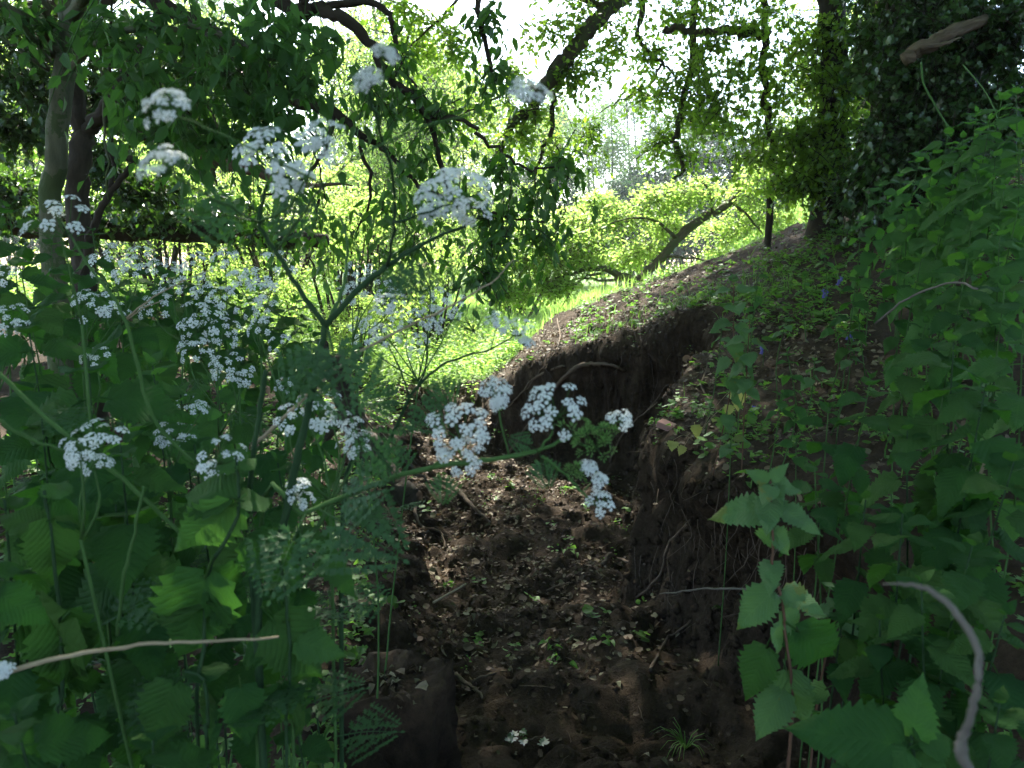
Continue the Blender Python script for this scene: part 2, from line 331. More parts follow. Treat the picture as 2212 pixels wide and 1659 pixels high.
def height(x, y):
    d = sdist(x, y) + vn(x, y, 3, 2) * .22 + vn(x, y, 9, 3) * .11 + vn(x, y, 24, 9) * .03
    left = ss(.2, -.6, x); k = ss(-.06, .16 + .35 * left + .25 * ss(8, 9, y), d)
    b = bank(x, y) + vn(x, y, .7, 4) * .16 + vn(x, y, 3, 5) * .05; f = floor_z(x, y) + vn(x, y, 1.6, 6) * .2 + vn(x, y, 4, 7) * .17 + np.abs(vn(x, y, 9, 8)) * .13
    rough = np.where(y < 10, 1, .35); b = b + (vn(x, y, 9, 9) * .03 + vn(x, y, 22, 10) * .018) * rough
    f = f + vn(x, y, 26, 11) * .025
    far = ss(14, 40, y); b = b * (1 - far) - .1 * far
    return b * (1 - k) + f * k, k, d
def spaced(a, b, lo, hi, fine, mid=.14):
    c = list(np.arange(lo, hi, fine)); x = lo; s = fine
    while x > a: s = min(s * 1.12, 8); x -= s; c.insert(0, x)
    x = hi; s = fine
    while x < b: s = min(s * 1.1, 8); x += s; c.append(x)
    return np.array(c)
gx, gy = spaced(-130, 130, -1.6, 2.6, .019), spaced(-60, 140, 1.6, 9.4, .021)
X, Y_ = np.meshgrid(gx, gy); Z, K, Dd = height(X, Y_)
# undercut: pull the lip of the steep face out over the pit
e = .02; gxd = (sdist(X + e, Y_) - sdist(X - e, Y_)) / (2 * e); gyd = (sdist(X, Y_ + e) - sdist(X, Y_ - e)) / (2 * e)
lip = np.exp(-((K - .12) / .14) ** 2) * ss(-.3, .5, X) * ss(9, 7.5, Y_) * (Dd > -.2)
amt = .13 * (1 + vn(X, Y_, 5, 1)); nx_, ny_ = nrm(np.stack([gxd, gyd], -1))[..., 0], nrm(np.stack([gxd, gyd], -1))[..., 1]
steep = np.exp(-((K - .5) / .36) ** 2) * (Dd > -.25) * ss(.1, .5, np.abs(Z - 0) + .3); S_ = (X - Y_) * .8
rag = steep * (vn(S_, Z * 1.5, 5, 3) * .16 + vn(S_, Z * 1.3, 14, 5) * .09 + vn(S_ * 1.2, Z * 1.6, 30, 8) * .05) * ss(10, 9, Y_)
X2, Y2 = X + nx_ * (lip * amt + rag), Y_ + ny_ * (lip * amt + rag)
V = np.stack([X2, Y2, Z], -1).reshape(-1, 3); ny, nx = X.shape
i = np.arange(ny - 1)[:, None] * nx; j = np.arange(nx - 1)[None]
F = np.stack([i + j, i + j + 1, i + nx + j + 1, i + nx + j], -1).reshape(-1, 4)
ground = MB().add(V, [F]).build('ground', M['soil'], kind='structure')
turf = ss(8.4, 10.0, Y_ + vn(X, Y_, 1.2, 2) * 1.2 + ss(0, -3, X) * 1) * (K < .5)
a_ = ground.data.attributes.new('turf', 'FLOAT', 'POINT'); a_.data.foreach_set('value', turf.astype(np.float32).ravel())
BV = BVHTree.FromPolygons([Vector(v) for v in V], [tuple(f) for f in F.tolist()])
def gz(x, y):
    h = BV.ray_cast(Vector((x, y, 20)), Vector((0, 0, -1))); return h[0].z if h[0] is not None else 0.0
def hit(px, py):
    h = BV.ray_cast(Vector(EYE), Vector(nrm(ray(px, py)))); return (np.array(h[0]), np.array(h[1])) if h[0] is not None else (at(px, py, 8), UP)

def drop(P):                                                  # xy points onto the ground, with normals
    Q, Nn = [], []
    for x, y in P:
        h = BV.ray_cast(Vector((x, y, 20)), Vector((0, 0, -1)))
        Q.append(h[0] if h[0] is not None else (x, y, 0)); Nn.append(h[1] if h[0] is not None else (0, 0, 1))
    return np.array(Q), np.array(Nn)

# ------------------------------------------------------------------ trees and shrubs
def limb(mb, pts, r, n=6, jit=.012, k=7, rough=.06):
    P = cat(pts, n, jit); tube(mb, P, r, k, rough); return P
def ptsY(lst, Y=None):                                        # [(px, py[, Y])] -> world points
    return [at(p[0], p[1], p[2] if len(p) > 2 else Y) for p in lst]
def foliage(name, root, ells, m, leaf, tpl=LENS, single=0, single_name='leaf', stuff_name='foliage', **kw):
    """leaves in ellipsoids: the largest 'single' of them as objects, the others joined"""
    P, D, N, S, tw, tr = sprays(ells, leaf=leaf, **kw)
    if single:
        v = P - EYE; d = np.linalg.norm(v, axis=1); a = np.abs(v[:, 0] / np.maximum(v[:, 1], .1)) < .68
        b = np.abs((v[:, 2] + v[:, 1] * math.tan(PITCH)) / np.maximum(v[:, 1], .1)) < .5; sc_ = np.where(a & b & (v[:, 1] > .3), S / d, 0)
        idx = np.argsort(-sc_)[:single]; rest = np.ones(len(P), bool); rest[idx] = False
        mb = MB(); mb.add(tpl[0], tpl[1], np.stack([tpl[0][:, 0], tpl[0][:, 1], np.ones(len(tpl[0]))], 1)); me = mb.mesh(single_name, m)
        o = np.array(root.location)
        for q in idx: ob(single_name, me, root, frame_mat(D[q], N[q], float(S[q]), P[q] - o))
        P, D, N, S = P[rest], D[rest], N[rest], S[rest]
    o = np.array(root.location)
    mb = MB(); place_leaves(mb, tpl, P - o, D, N, S); mb.build(stuff_name, m, root, smooth=False, kind='stuff')
    return tw, tr
def twigs(root, tw, tr, m, name='twigs'):
    mb = MB(); twig_tubes(mb, tw - np.array(root.location), tr); mb.build(name, m, root, kind='stuff')
def shifted(root, P): return np.asarray(P, float) - np.array(root.location)

# ---- far trees beyond the meadow
def make_tree(name, label, cat_, loc, h, spread, m, leaf, n_cl, bark='bark', thin=.5, trunks=1, per=30, group=None, seed=1, tl=1.1, open_=.3, k=9, lo=.25, tr_r=.16, tpl=DIA):
    rng = np.random.default_rng(seed); z0 = gz(loc[0], loc[1]) - .05; root = thing(name, label, cat_, (loc[0], loc[1], z0), group)
    ells = []; tb = MB(); lb = MB(); any_l = False
    for t in range(trunks):
        a = rng.uniform(0, 6.28); b0 = np.array([math.cos(a), math.sin(a), 0]) * (.12 * h * .4 if trunks > 1 else 0)
        top = b0 * 3 + np.array([rng.normal(0, .05) * h, rng.normal(0, .05) * h, h * .82]); mid = (b0 + top) / 2 + rng.normal(0, .03 * h, 3)
        P = cat([b0, mid, top], 6); tube(tb, P, [tr_r / math.sqrt(trunks), tr_r * .2], 7, .06)
        for q in range(n_cl // trunks):
            u = rng.uniform(lo, 1); s = P[int(u * (len(P) - 1))]; az = rng.uniform(0, 6.28); ln = spread * (1.1 - .55 * u) * rng.uniform(.5, 1.1)
            e = s + np.array([math.cos(az) * ln, math.sin(az) * ln, ln * rng.uniform(.1, .6)]); md = (s + e) / 2 + rng.normal(0, .08 * ln, 3) + [0, 0, -.05 * ln]
            tube(lb, cat([s, md, e], 4), [tr_r * .32 * (1.1 - u * .6), tr_r * .05], 5, .05)
            for c_, w_ in ((e, .42), (md, .3)):
                ells.append((c_ + rng.normal(0, .1 * ln, 3), np.array([1, 1, .7]) * spread * w_ * rng.uniform(.6, 1.2)))
    tb.build('trunk', M[bark], root); lb.build('branches', M[bark], root, kind='stuff')
    P, D, N, S, tw, trr = sprays(ells, n=per, k=k, leaf=leaf, tl=tl, rng=rng, twig_r=.008, flat=.5, scatter=.8)
    keep = rng.random(len(P)) > open_ * .5
    mb = MB(); place_leaves(mb, tpl, P[keep], D[keep], N[keep], S[keep]); mb.build('crown', m, root, smooth=False, kind='stuff')
    mb = MB(); twig_tubes(mb, tw, trr); mb.build('twigs', M[bark], root, kind='stuff')
    return root
def copy_tree(src, loc, rz, s, label, group=None):
    r = src.copy(); C.objects.link(r); r.location = (loc[0], loc[1], gz(*loc) - .05); r.rotation_euler = (0, 0, rz); r.scale = (s, s, s); r['label'] = label
    if group: r['group'] = group
    for ch in list(src.children): c = ch.copy(); C.objects.link(c); c.parent = r
    return r
GF = 'trees on the far side of the meadow'
f1 = make_tree('far_tree', 'tall pale forked tree beyond the meadow, in the gap left of the ivied trees', 'tree', (8.2, 44), 14, 3.6, M['far'], .2, 24, trunks=3, per=24, open_=.5, seed=3, group=GF)
f2 = make_tree('far_tree', 'round bright green tree beyond the meadow behind the hanging ash twigs', 'tree', (-3.5, 38), 14, 4.2, M['far'], .22, 22, per=40, seed=4, group=GF)
f3 = make_tree('far_tree', 'dark ivy clad tree standing at the far meadow edge right of the pale forked tree', 'tree', (12.3, 46), 13, 3.0, M['fardark'], .22, 16, per=34, seed=5, group=GF)
for q, (x, y, src, s, lab) in enumerate([(-30, 40, f2, 1.1, 'far green tree at the extreme left behind the ivy'), (-21, 46, f3, 1.1, 'dark far tree behind the leaning elder trunks'), (-14, 36, f2, 1.05, 'bright far tree over the broken leaning branch'),
        (-8.5, 50, f1, 1.2, 'airy far tree behind the arching ash branch'), (2.2, 52, f2, 1.0, 'pale far tree seen just above the drooping dark leaf sprays'),
        (5.4, 40, f1, .82, 'small sparse far tree showing bare upright stems against the sky'), (17, 42, f2, .95, 'leafy far tree behind the thin ivied trunk'), (24, 46, f3, 1.15, 'dark far tree hidden behind the big ivy mass'),
        (32, 40, f2, 1.1, 'green far tree at the extreme right behind the bank'), (-18, 27, f2, .75, 'middle distance tree left of the meadow behind the thicket'), (-4.5, 24, f1, .72, 'nearer airy tree standing in the meadow behind the white flowers'), (15.5, 27, f1, .8, 'airy tree behind the fallen limb')]):
    copy_tree(src, (x, y), q * 1.3, s, lab, GF)
# hedge of dark bushes and brush across the end of the meadow
def bush(name, label, cat_, loc, rx, rz_, m, leaf, group=None, n=10, per=26, seed=1, stems=6, bark='bark_dark', tpl=DIA, tl=.5, k=9, low=.3):
    rng = np.random.default_rng(seed); z0 = gz(*loc) - .03; root = thing(name, label, cat_, (loc[0], loc[1], z0), group); ells = []; sb = MB()
    for q in range(n):
        a, rr = rng.uniform(0, 6.28), rx * math.sqrt(rng.random()) * .85; z = rz_ * rng.uniform(low, .95) * (1 - .35 * (rr / rx) ** 2)
        ells.append((np.array([math.cos(a) * rr, math.sin(a) * rr, z]), np.array([1, 1, .8]) * rx * rng.uniform(.22, .42)))
    for q in range(stems):
        e = ells[q % n][0]; b = np.array([e[0] * .25, e[1] * .25, -.05]); tube(sb, cat([b, (b + e) / 2 + rng.normal(0, .08 * rx, 3), e], 4), [.012 * rz_ + .008, .004], 5, .05)
    P, D, N, S, tw, trr = sprays(ells, n=per, k=k, leaf=leaf, tl=tl, rng=rng, twig_r=.004, flat=.55, scatter=.6)
    sb.build('stems', M[bark], root, kind='stuff'); mb = MB(); ok = P[:, 2] > 0; place_leaves(mb, tpl, P[ok], D[ok], N[ok], S[ok]); mb.build('foliage', m, root, smooth=False, kind='stuff')
    mb = MB(); twig_tubes(mb, tw, trr); mb.build('twigs', M[bark], root, kind='stuff'); return root
GH = 'bushes of the hedge across the far end of the meadow'
h1 = bush('hedge_bush', 'dark hedge bush at the far meadow edge below the forked pale tree', 'bush', (5.4, 37), 2.8, 5.8, M['fardark'], .17, GH, 20, 70, 11, tl=.9)
for q, (x, y, s, lab) in enumerate([(1.8, 39, 1.2, 'far hedge bush next left of the darkest one'), (9.2, 38, 1.35, 'far hedge bush right of the darkest one, behind the fallen limb'), (12.5, 36, 1.4, 'far hedge bush behind the upper end of the fallen limb'),
        (-2.5, 40, 1.1, 'far hedge bush behind the drooping ash leaves'), (-7, 39, 1.2, 'far hedge bush in the middle behind the flowering thicket'), (-12, 38, 1.2, 'far hedge bush behind the leaning broken branch'), (-17.5, 37, 1.3, 'far hedge bush behind the pair of elder trunks'),
        (-24, 36, 1.4, 'far hedge bush at the left end'), (17, 35, 1.2, 'far hedge bush behind the thin ivied trunk'), (22, 34, 1.4, 'far hedge bush at the right end'), (7.4, 43, 1.25, 'taller far hedge bush between the pale tree and the dark ivied tree')]):
    copy_tree(h1, (x, y), q * 2.1, s, lab, GH)

# ---- middle distance: bright thicket left of and behind the meadow edge
GT = 'sunlit saplings of the thicket left of the meadow'
b1 = bush('sapling_bush', 'bright green sapling bush right of the dark twisted stump', 'bush', (-2.15, 9.6), .95, 2.1, M['lime'], .062, GT, 13, 24, 21, tl=.34, tpl=LENS, low=.1, stems=12)
b2 = bush('sapling_bush', 'loose yellow green sapling with thin dark stems behind the main parsley stem', 'bush', (-3.2, 10.2), 1.1, 2.5, M['lime'], .06, GT, 14, 24, 22, tl=.4, tpl=LENS, low=.1, stems=12)
for q, (x, y, src, s, lab) in enumerate([(-1.25, 11.2, b1, .9, 'low bright bush where the thicket meets the open meadow'), (-1.5, 13.4, b2, 1.0, 'bright bush behind the low one at the meadow side'), (-2.6, 12.6, b1, 1.3, 'tall bright bush behind the ash leaves'),
        (-4.4, 9.4, b1, 1.15, 'bright bush under the leaning broken branch'), (-5.6, 10.4, b2, 1.05, 'bright bush left of the broken branch'), (-4.4, 13, b2, 1.35, 'tall sunlit bush filling the gap under the ash branches'), (-7.2, 9.0, b1, 1.1, 'bright bush at the left beyond the ivied log'),
        (-2.4, 16.5, b2, 1.5, 'sunlit bush farther back in the meadow behind the thicket'), (.1, 19.5, b1, 1.5, 'lone bright bush standing in the meadow behind the hanging leaves'), (-5.8, 15, b1, 1.6, 'large sunlit bush behind the elder trunks'), (-3.4, 7.9, b2, .75, 'small bright sapling in front of the thicket'), (-1.75, 8.35, b1, .5, 'smallest bright sapling beside the twisted stump')]):
    copy_tree(src, (x, y), q * 1.7, s, lab, GT)
# trees between the thicket and the meadow whose crowns fill the sky
m1 = make_tree('light_tree', 'light green young tree with open crown behind the ash branches', 'tree', (-2.6, 17.5), 8.5, 2.5, M['lime'], .09, 22, per=34, seed=31, tl=.7, open_=.4, group='open crowned trees behind the thicket', lo=.2, tr_r=.11, tpl=LENS)
for q, (x, y, s, lab) in enumerate([(-6.4, 16, 1.0, 'light green tree behind the broken leaning branch'), (-9.5, 14, 1.1, 'light green tree behind the elder trunks'), (-.4, 23, 1.05, 'light green tree behind the oak limb'), (8.6, 21, 1.0, 'light green tree behind the thin ivied trunk'), (-3.6, 22, 1.35, 'tallest light green tree, its lacy top against the sky between the ash branches')]):
    copy_tree(m1, (x, y), q * 2.3, s, lab, 'open crowned trees behind the thicket')

# ---- the limb fallen over the meadow edge, with bright young leaves
lt = thing('fallen_limb', 'thick bare curved tree limb leaning over the meadow edge among bright leaves', 'fallen branch', at(1374, 608, 11.5))
mb = MB(); A = shifted(lt, ptsY([(1622, 365, 12.2), (1609, 392, 12), (1579, 437, 11.8), (1507, 480, 11.6), (1463, 519, 11.5), (1412, 574, 11.4), (1374, 608, 11.3), (1350, 606, 11.3)]))
limb(mb, A, [.015, .035, .06, .068, .065, .06, .05], 5, .012, 8, .05); mb.build('limb', M['bark_oak'], lt)
for pts, r in (([(1374, 606, 11.3), (1345, 597, 11.2), (1317, 586, 11.1), (1276, 579, 11), (1235, 590, 10.9), (1200, 600, 10.8)], [.075, .045, .012]),
               ([(1300, 590, 11.1), (1262, 600, 11), (1242, 617, 10.8), (1215, 660, 10.6)], [.022, .008]), ([(1380, 600, 11.3), (1310, 608, 11.1), (1250, 600, 11), (1180, 640, 10.8)], [.03, .008]),
               ([(1463, 517, 11.5), (1420, 480, 11.3), (1370, 470, 11.1), (1320, 480, 11)], [.03, .007]), ([(1440, 555, 11.3), (1520, 560, 11.2), (1570, 590, 11.1)], [.022, .007]), ([(1540, 460, 11.6), (1530, 410, 11.6), (1490, 370, 11.6)], [.03, .007]),
               ([(1579, 437, 11.8), (1620, 470, 11.7), (1660, 520, 11.7)], [.03, .008])):
    mb = MB(); limb(mb, shifted(lt, ptsY(pts)), r, 4, .01, 5, .05); mb.build('branch', M['bark_oak'], lt)
fe = [E(*a) for a in [(1250, 480, 11.3, 80, 32, .6), (1130, 560, 11, 70, 36, .6), (1100, 630, 10.8, 60, 28, .5), (1350, 470, 11.6, 80, 36, .6), (1385, 540, 11.9, 60, 22, .6), (1500, 415, 11.6, 70, 34, .6), (1560, 500, 12.3, 80, 40, .6), (1610, 420, 12, 70, 50, .6), (1560, 560, 12, 60, 26, .5),
      (1230, 560, 11, 70, 28, .5), (1660, 370, 12, 70, 40, .6), (1290, 440, 11.9, 50, 26, .5), (1440, 490, 12.2, 50, 22, .5), (1200, 615, 10.8, 50, 18, .4), (1470, 600, 12.0, 50, 15, .4), (1190, 500, 11.6, 60, 30, .5), (1660, 480, 12, 60, 50, .6), (1330, 560, 12.4, 60, 16, .4), (1130, 500, 11.2, 70, 30, .5), (1080, 560, 10.8, 60, 34, .5), (1260, 520, 10.9, 90, 34, .6), (1420, 430, 11.8, 70, 30, .5)]]
tw, tr = foliage('f', lt, fe, M['lime'], .062, OAK, single=280, n=140, k=9, tl=.42, bend=.2, droop=.15, flat=1.0, twig_r=.004); twigs(lt, tw, tr, M['bark_oak'])

# ---- elder at the left: two trunks, thin stems, hanging leaves
el = thing('elder_tree', 'elder tree at left with a smooth grey green trunk and hanging toothed leaves', 'tree', (*at(118, 560, 3.3)[:2], gz(*at(118, 560, 3.3)[:2]) - .05))
b = at(112, 520, 3.3); mb = MB()
limb(mb, shifted(el, [(b[0] - .02, b[1], gz(b[0], b[1]) - .1)] + ptsY([(112, 520, 3.3), (122, 340, 3.25), (138, 150, 3.2), (152, 0, 3.2), (175, -200, 3.1), (220, -600, 3.0), (200, -1100, 3.2)])), [.06, .044, .042, .041, .04, .038, .03, .02], 6, .004, 12, .03); mb.build('trunk', M['bark'], el)
for pts, r in (([(135, 120, 3.2), (85, 60, 3.1), (20, 20, 3.0), (-40, 0, 3)], [.018, .01]), ([(105, 130, 3.2), (60, 70, 3.0), (10, 10, 3.0)], [.014, .008]), ([(105, 150, 3.2), (50, 110, 3.1), (-10, 75, 3.1)], [.012, .006]),
               ([(118, 120, 3.2), (108, 60, 3.1), (95, 0, 3.0), (70, -120, 3)], [.016, .01]), ([(150, 40, 3.2), (230, -60, 2.9), (380, -90, 2.7), (560, -60, 2.5)], [.03, .008]), ([(140, 150, 3.2), (215, 90, 2.9), (330, 60, 2.75), (460, 70, 2.7), (600, 130, 2.6)], [.016, .004]),
               ([(215, 90, 2.9), (220, 180, 2.8), (228, 300, 2.8), (232, 430, 2.8)], [.007, .003]), ([(330, 60, 2.75), (420, 180, 2.7), (480, 300, 2.7)], [.008, .003]), ([(165, 0, 3.2), (300, -160, 3.4), (500, -500, 3.6)], [.03, .01])):
    mb = MB(); limb(mb, shifted(el, ptsY(pts)), r, 5, .005, 6, .04); mb.build('branch', M['bark'], el)
ee = [E(*a) for a in [(230, 60, 2.8, 90, 60, .3), (370, 60, 2.75, 120, 70, .3), (520, 60, 2.7, 110, 60, .3), (640, 70, 2.7, 70, 60, .3), (300, 160, 2.7, 110, 60, .3), (450, 180, 2.7, 120, 70, .3), (560, 230, 2.7, 80, 60, .25), (330, 250, 2.8, 60, 40, .25), (430, 280, 2.7, 70, 30, .25),
      (60, 30, 3.0, 60, 40, .3), (640, 170, 2.8, 50, 50, .25), (400, -120, 2.8, 300, 80, .5), (210, -200, 3.1, 250, 120, .6)]]
tw, tr = foliage('f', el, ee, M['elder'], .066, LENS, single=290, n=16, k=8, tl=.28, bend=.5, droop=.75, flat=.35, twig_r=.0025); twigs(el, tw, tr, M['stem'])
up = [(np.array(c), np.array(r)) for c, r in [((-2.4, 3.4, 5.2), (1.6, 1.6, 1.2)), ((-1.4, 5.0, 5.6), (1.8, 1.6, 1.0)), ((-2.0, 2.0, 4.6), (1.6, 1.4, 1.0)), ((-.6, 3.4, 5.4), (1.5, 1.5, .8))]]  # crown out of view overhead, spread to shade the foreground
P, D, N, S, tw, tr = sprays(up, n=330, k=9, leaf=.12, tl=.5); mb = MB(); place_leaves(mb, LENS, shifted(el, P), D, N, S); mb.build('crown', M['elder'], el, smooth=False, kind='stuff'); twigs(el, tw, tr, M['bark'])

e2 = thing('forked_tree', 'dark forked trunk standing close behind the smooth elder trunk', 'tree', (*at(172, 560, 4.2)[:2], gz(*at(172, 560, 4.2)[:2]) - .05))
mb = MB(); b = at(172, 560, 4.2); limb(mb, shifted(e2, [(b[0], b[1], gz(b[0], b[1]) - .1)] + ptsY([(172, 480, 4.2), (170, 360, 4.2), (178, 290, 4.2)])), [.065, .06, .058, .056], 5, .006, 10, .05); mb.build('trunk', M['bark_dark'], e2)
for pts, r in (([(176, 300, 4.2), (165, 180, 4.2), (185, 60, 4.2), (170, -150, 4.2), (150, -700, 4.4)], [.045, .036, .03, .02]), ([(182, 300, 4.2), (215, 250, 4.15), (250, 190, 4.1), (330, 60, 4.2), (420, -200, 4.3), (600, -700, 4.6)], [.042, .03, .022, .015])):
    mb = MB(); limb(mb, shifted(e2, ptsY(pts)), r, 6, .01, 8, .05); mb.build('limb', M['bark_dark'], e2)
up = [((-2.6, 5.2, 5.6), (1.8, 1.6, 1.1)), ((-.8, 6.4, 6.0), (1.8, 1.4, .9))]  # upper crown, unseen, helps keep the near ground in shade
P, D, N, S, tw, tr = sprays([(np.array(c), np.array(r)) for c, r in up], n=420, k=9, leaf=.12, tl=.5); mb = MB(); place_leaves(mb, DIA, shifted(e2, P), D, N, S); mb.build('crown', M['ash'], e2, smooth=False, kind='stuff'); twigs(e2, tw, tr, M['bark_dark'])

e3 = thing('thin_stem_tree', 'thin crooked dark stem leaning right beside the elder trunks', 'sapling', (*at(188, 540, 3.6)[:2], gz(*at(188, 540, 3.6)[:2])))
mb = MB(); limb(mb, shifted(e3, ptsY([(180, 640, 3.6), (192, 530, 3.6), (215, 460, 3.6), (248, 400, 3.6), (283, 362, 3.6), (286, 345, 3.6), (262, 338, 3.6), (230, 330, 3.6)])), [.024, .018, .014, .016, .006], 5, .004, 6, .06); mb.build('stem', M['bark_dark'], e3)
mb = MB(); limb(mb, shifted(e3, ptsY([(240, 405, 3.6), (243, 350, 3.6), (240, 260, 3.55), (236, 100, 3.5), (250, -40, 3.5)])), [.012, .005], 5, .005, 5); mb.build('branch', M['bark_dark'], e3)

# ---- leaning broken branch and ivied log at the left
br = thing('broken_branch', 'pale torn leaning branch lit from above, ending behind the white umbel', 'fallen branch', at(450, 335, 6.2))
mb = MB(); limb(mb, shifted(br, ptsY([(120, 225, 6.6), (230, 262, 6.5), (330, 290, 6.4), (400, 306, 6.3), (450, 330, 6.2), (500, 350, 6.15), (560, 372, 6.1), (640, 395, 6.1), (760, 402, 6.0)])), [.07, .07, .06, .085, .07, .05, .03, .006], 5, .012, 9, .09); mb.build('limb', M['wood'], br)
for pts in ([(400, 306, 6.3), (412, 286, 6.3), (405, 262, 6.3)], [(452, 325, 6.2), (455, 296, 6.2)], [(430, 322, 6.2), (436, 300, 6.2), (428, 286, 6.2)], [(465, 345, 6.2), (460, 375, 6.2), (470, 400, 6.2)]):
    mb = MB(); limb(mb, shifted(br, ptsY(pts)), [.03, .008], 3, .008, 6, .1); mb.build('splinter', M['bark_oak'], br)
lg = thing('ivied_log', 'dark fallen log wrapped in ivy lying across the left thicket', 'log', at(350, 490, 7.2))
mb = MB(); limb(mb, shifted(lg, ptsY([(-60, 462, 7.0), (100, 478, 7.1), (280, 488, 7.2), (430, 500, 7.3), (600, 512, 7.4), (700, 520, 7.5)])), [.16, .15, .13, .11, .09, .06], 5, .02, 10, .06); mb.build('log', M['bark_dark'], lg)
tw, tr = foliage('f', lg, [E(*a) for a in [(60, 440, 6.9, 90, 30, .3), (200, 470, 7, 80, 25, .3), (330, 462, 7.1, 80, 30, .3), (450, 470, 7.2, 80, 28, .3), (560, 500, 7.3, 70, 20, .3), (300, 430, 7.4, 120, 26, .3), (480, 440, 7.5, 80, 20, .3)]], M['ivy'], .065, IVY, n=55, k=8, tl=.3, twig_r=.003); twigs(lg, tw, tr, M['bark_dark'])

# ---- ivy covered trees
def ivy_tree(name, label, loc, trunk, rs, ells, n, seed, leaf=.065, mt='ivy', single=0, crown=None, extra=(), cn=300, cm='oak'):
    rng = np.random.default_rng(seed); root = thing(name, label, 'tree', (loc[0], loc[1], gz(*loc) - .05)); mb = MB()
    limb(mb, shifted(root, [(loc[0], loc[1], gz(*loc) - .2)] + list(trunk)), rs, 6, .02, 14, .05); mb.build('trunk', M['bark_dark'], root)
    for pts, r in extra: mb = MB(); limb(mb, shifted(root, pts), r, 6, .02, 8, .06); mb.build('limb', M['bark_oak'], root)
    tw, tr = foliage('f', root, ells, M[mt], leaf, IVY, single=single, single_name='leaf', stuff_name='ivy', n=n, k=9, tl=.4, bend=.35, droop=.55, flat=.5, rng=rng, twig_r=.004); twigs(root, tw, tr, M['bark_dark'])
    if crown:  # out-of-view crown, laid out overhead to block sun and sky
        P, D, N, S, tw, tr = sprays([(np.array(c), np.array(r)) for c, r in crown], n=cn, k=9, leaf=.16, tl=.7, rng=rng); mb = MB(); place_leaves(mb, DIA, shifted(root, P), D, N, S); mb.build('crown', M[cm], root, smooth=False, kind='stuff'); twigs(root, tw, tr, M['bark_oak'])
    return root
L1 = at(-170, 400, 6.4)
ivy_tree('ivied_tree', 'broad dark tree wrapped in ivy filling the upper left corner', (L1[0] - .2, L1[1]), ptsY([(-160, 300, 6.4), (-150, 100, 6.4), (-120, -200, 6.4), (0, -900, 6.6)]), [.34, .3, .26, .22, .14],
         [E(*a) for a in [(40, 60, 5.9, 90, 90, .5), (60, 180, 5.9, 90, 70, .5), (30, 270, 6.0, 60, 30, .4), (250, 80, 6.2, 110, 70, .4), (230, 200, 6.2, 90, 50, .4), (340, 190, 6.3, 90, 50, .4), (430, 110, 6.3, 110, 70, .4), (520, 160, 6.3, 60, 50, .4), (380, 250, 6.4, 60, 24, .3), (20, 400, 6.4, 70, 20, .3), (230, 350, 6.4, 50, 40, .3), (320, 400, 6.6, 80, 20, .3)]],
         78, 41, crown=[((-4.5, 7.2, 7), (2.8, 2.4, 1.6)), ((-2.2, 9.2, 7.6), (2.6, 2.2, 1.3)), ((-5.5, 4.5, 6), (2.2, 2.2, 1.6)), ((-3.4, 2.6, 6.6), (2.4, 2.2, 1.2))], cn=520,
         extra=[(ptsY([(0, -200, 6.4), (-100, -500, 6.0), (-200, -800, 5.4)]), [.16, .04]), (ptsY([(0, -300, 6.4), (300, -500, 7), (600, -600, 8.2)]), [.18, .04]), (ptsY([(-140, 60, 6.4), (60, 30, 6.4), (160, 10, 6.3), (320, -40, 6.2), (560, -60, 6.2)]), [.1, .04])])
R1 = at(2000, 400, 6.6)
ivy_tree('ivied_tree', 'huge dark tree smothered in ivy at the upper right above the nettle bank', (R1[0], R1[1]), ptsY([(2000, 300, 6.6), (2010, 100, 6.6), (2020, -150, 6.6), (1900, -700, 7)]), [.5, .46, .4, .36, .2],
         [E(*a) for a in [(1990, 60, 6.0, 130, 60, .5), (2100, 100, 5.8, 120, 80, .5), (1960, 170, 6.0, 110, 70, .5), (2080, 230, 5.8, 130, 60, .5), (1950, 280, 6.0, 90, 60, .4), (2180, 60, 5.6, 80, 90, .4), (1920, 350, 6.1, 70, 40, .4), (2020, 330, 6.0, 90, 40, .4), (1900, 90, 6.4, 50, 60, .4), (2190, 210, 5.6, 70, 60, .4), 
          (2100, -60, 5.8, 160, 60, .5), (1930, -60, 6.2, 150, 60, .5), (1870, 400, 6.3, 60, 30, .3)]],
         110, 42, leaf=.058, crown=[((4.2, 7.0, 7.6), (2.8, 2.6, 1.8)), ((1.6, 8.6, 7.6), (2.8, 2.4, 1.4)), ((4.6, 3.6, 6.6), (2.6, 2.6, 1.8)), ((1.6, 11, 8.0), (2.6, 2.2, 1.3)), ((2.2, 5.2, 6.8), (2.2, 2.2, 1.2)), ((2.4, 1.6, 6.4), (2.2, 2.2, 1.2))], cn=560,
         extra=[(ptsY([(2020, -150, 6.6), (1800, -300, 7.2), (1500, -420, 8.2), (1300, -420, 9.4)]), [.2, .05]), (ptsY([(2020, -150, 6.6), (2150, -500, 5.4), (2300, -900, 4.4)]), [.2, .05])])
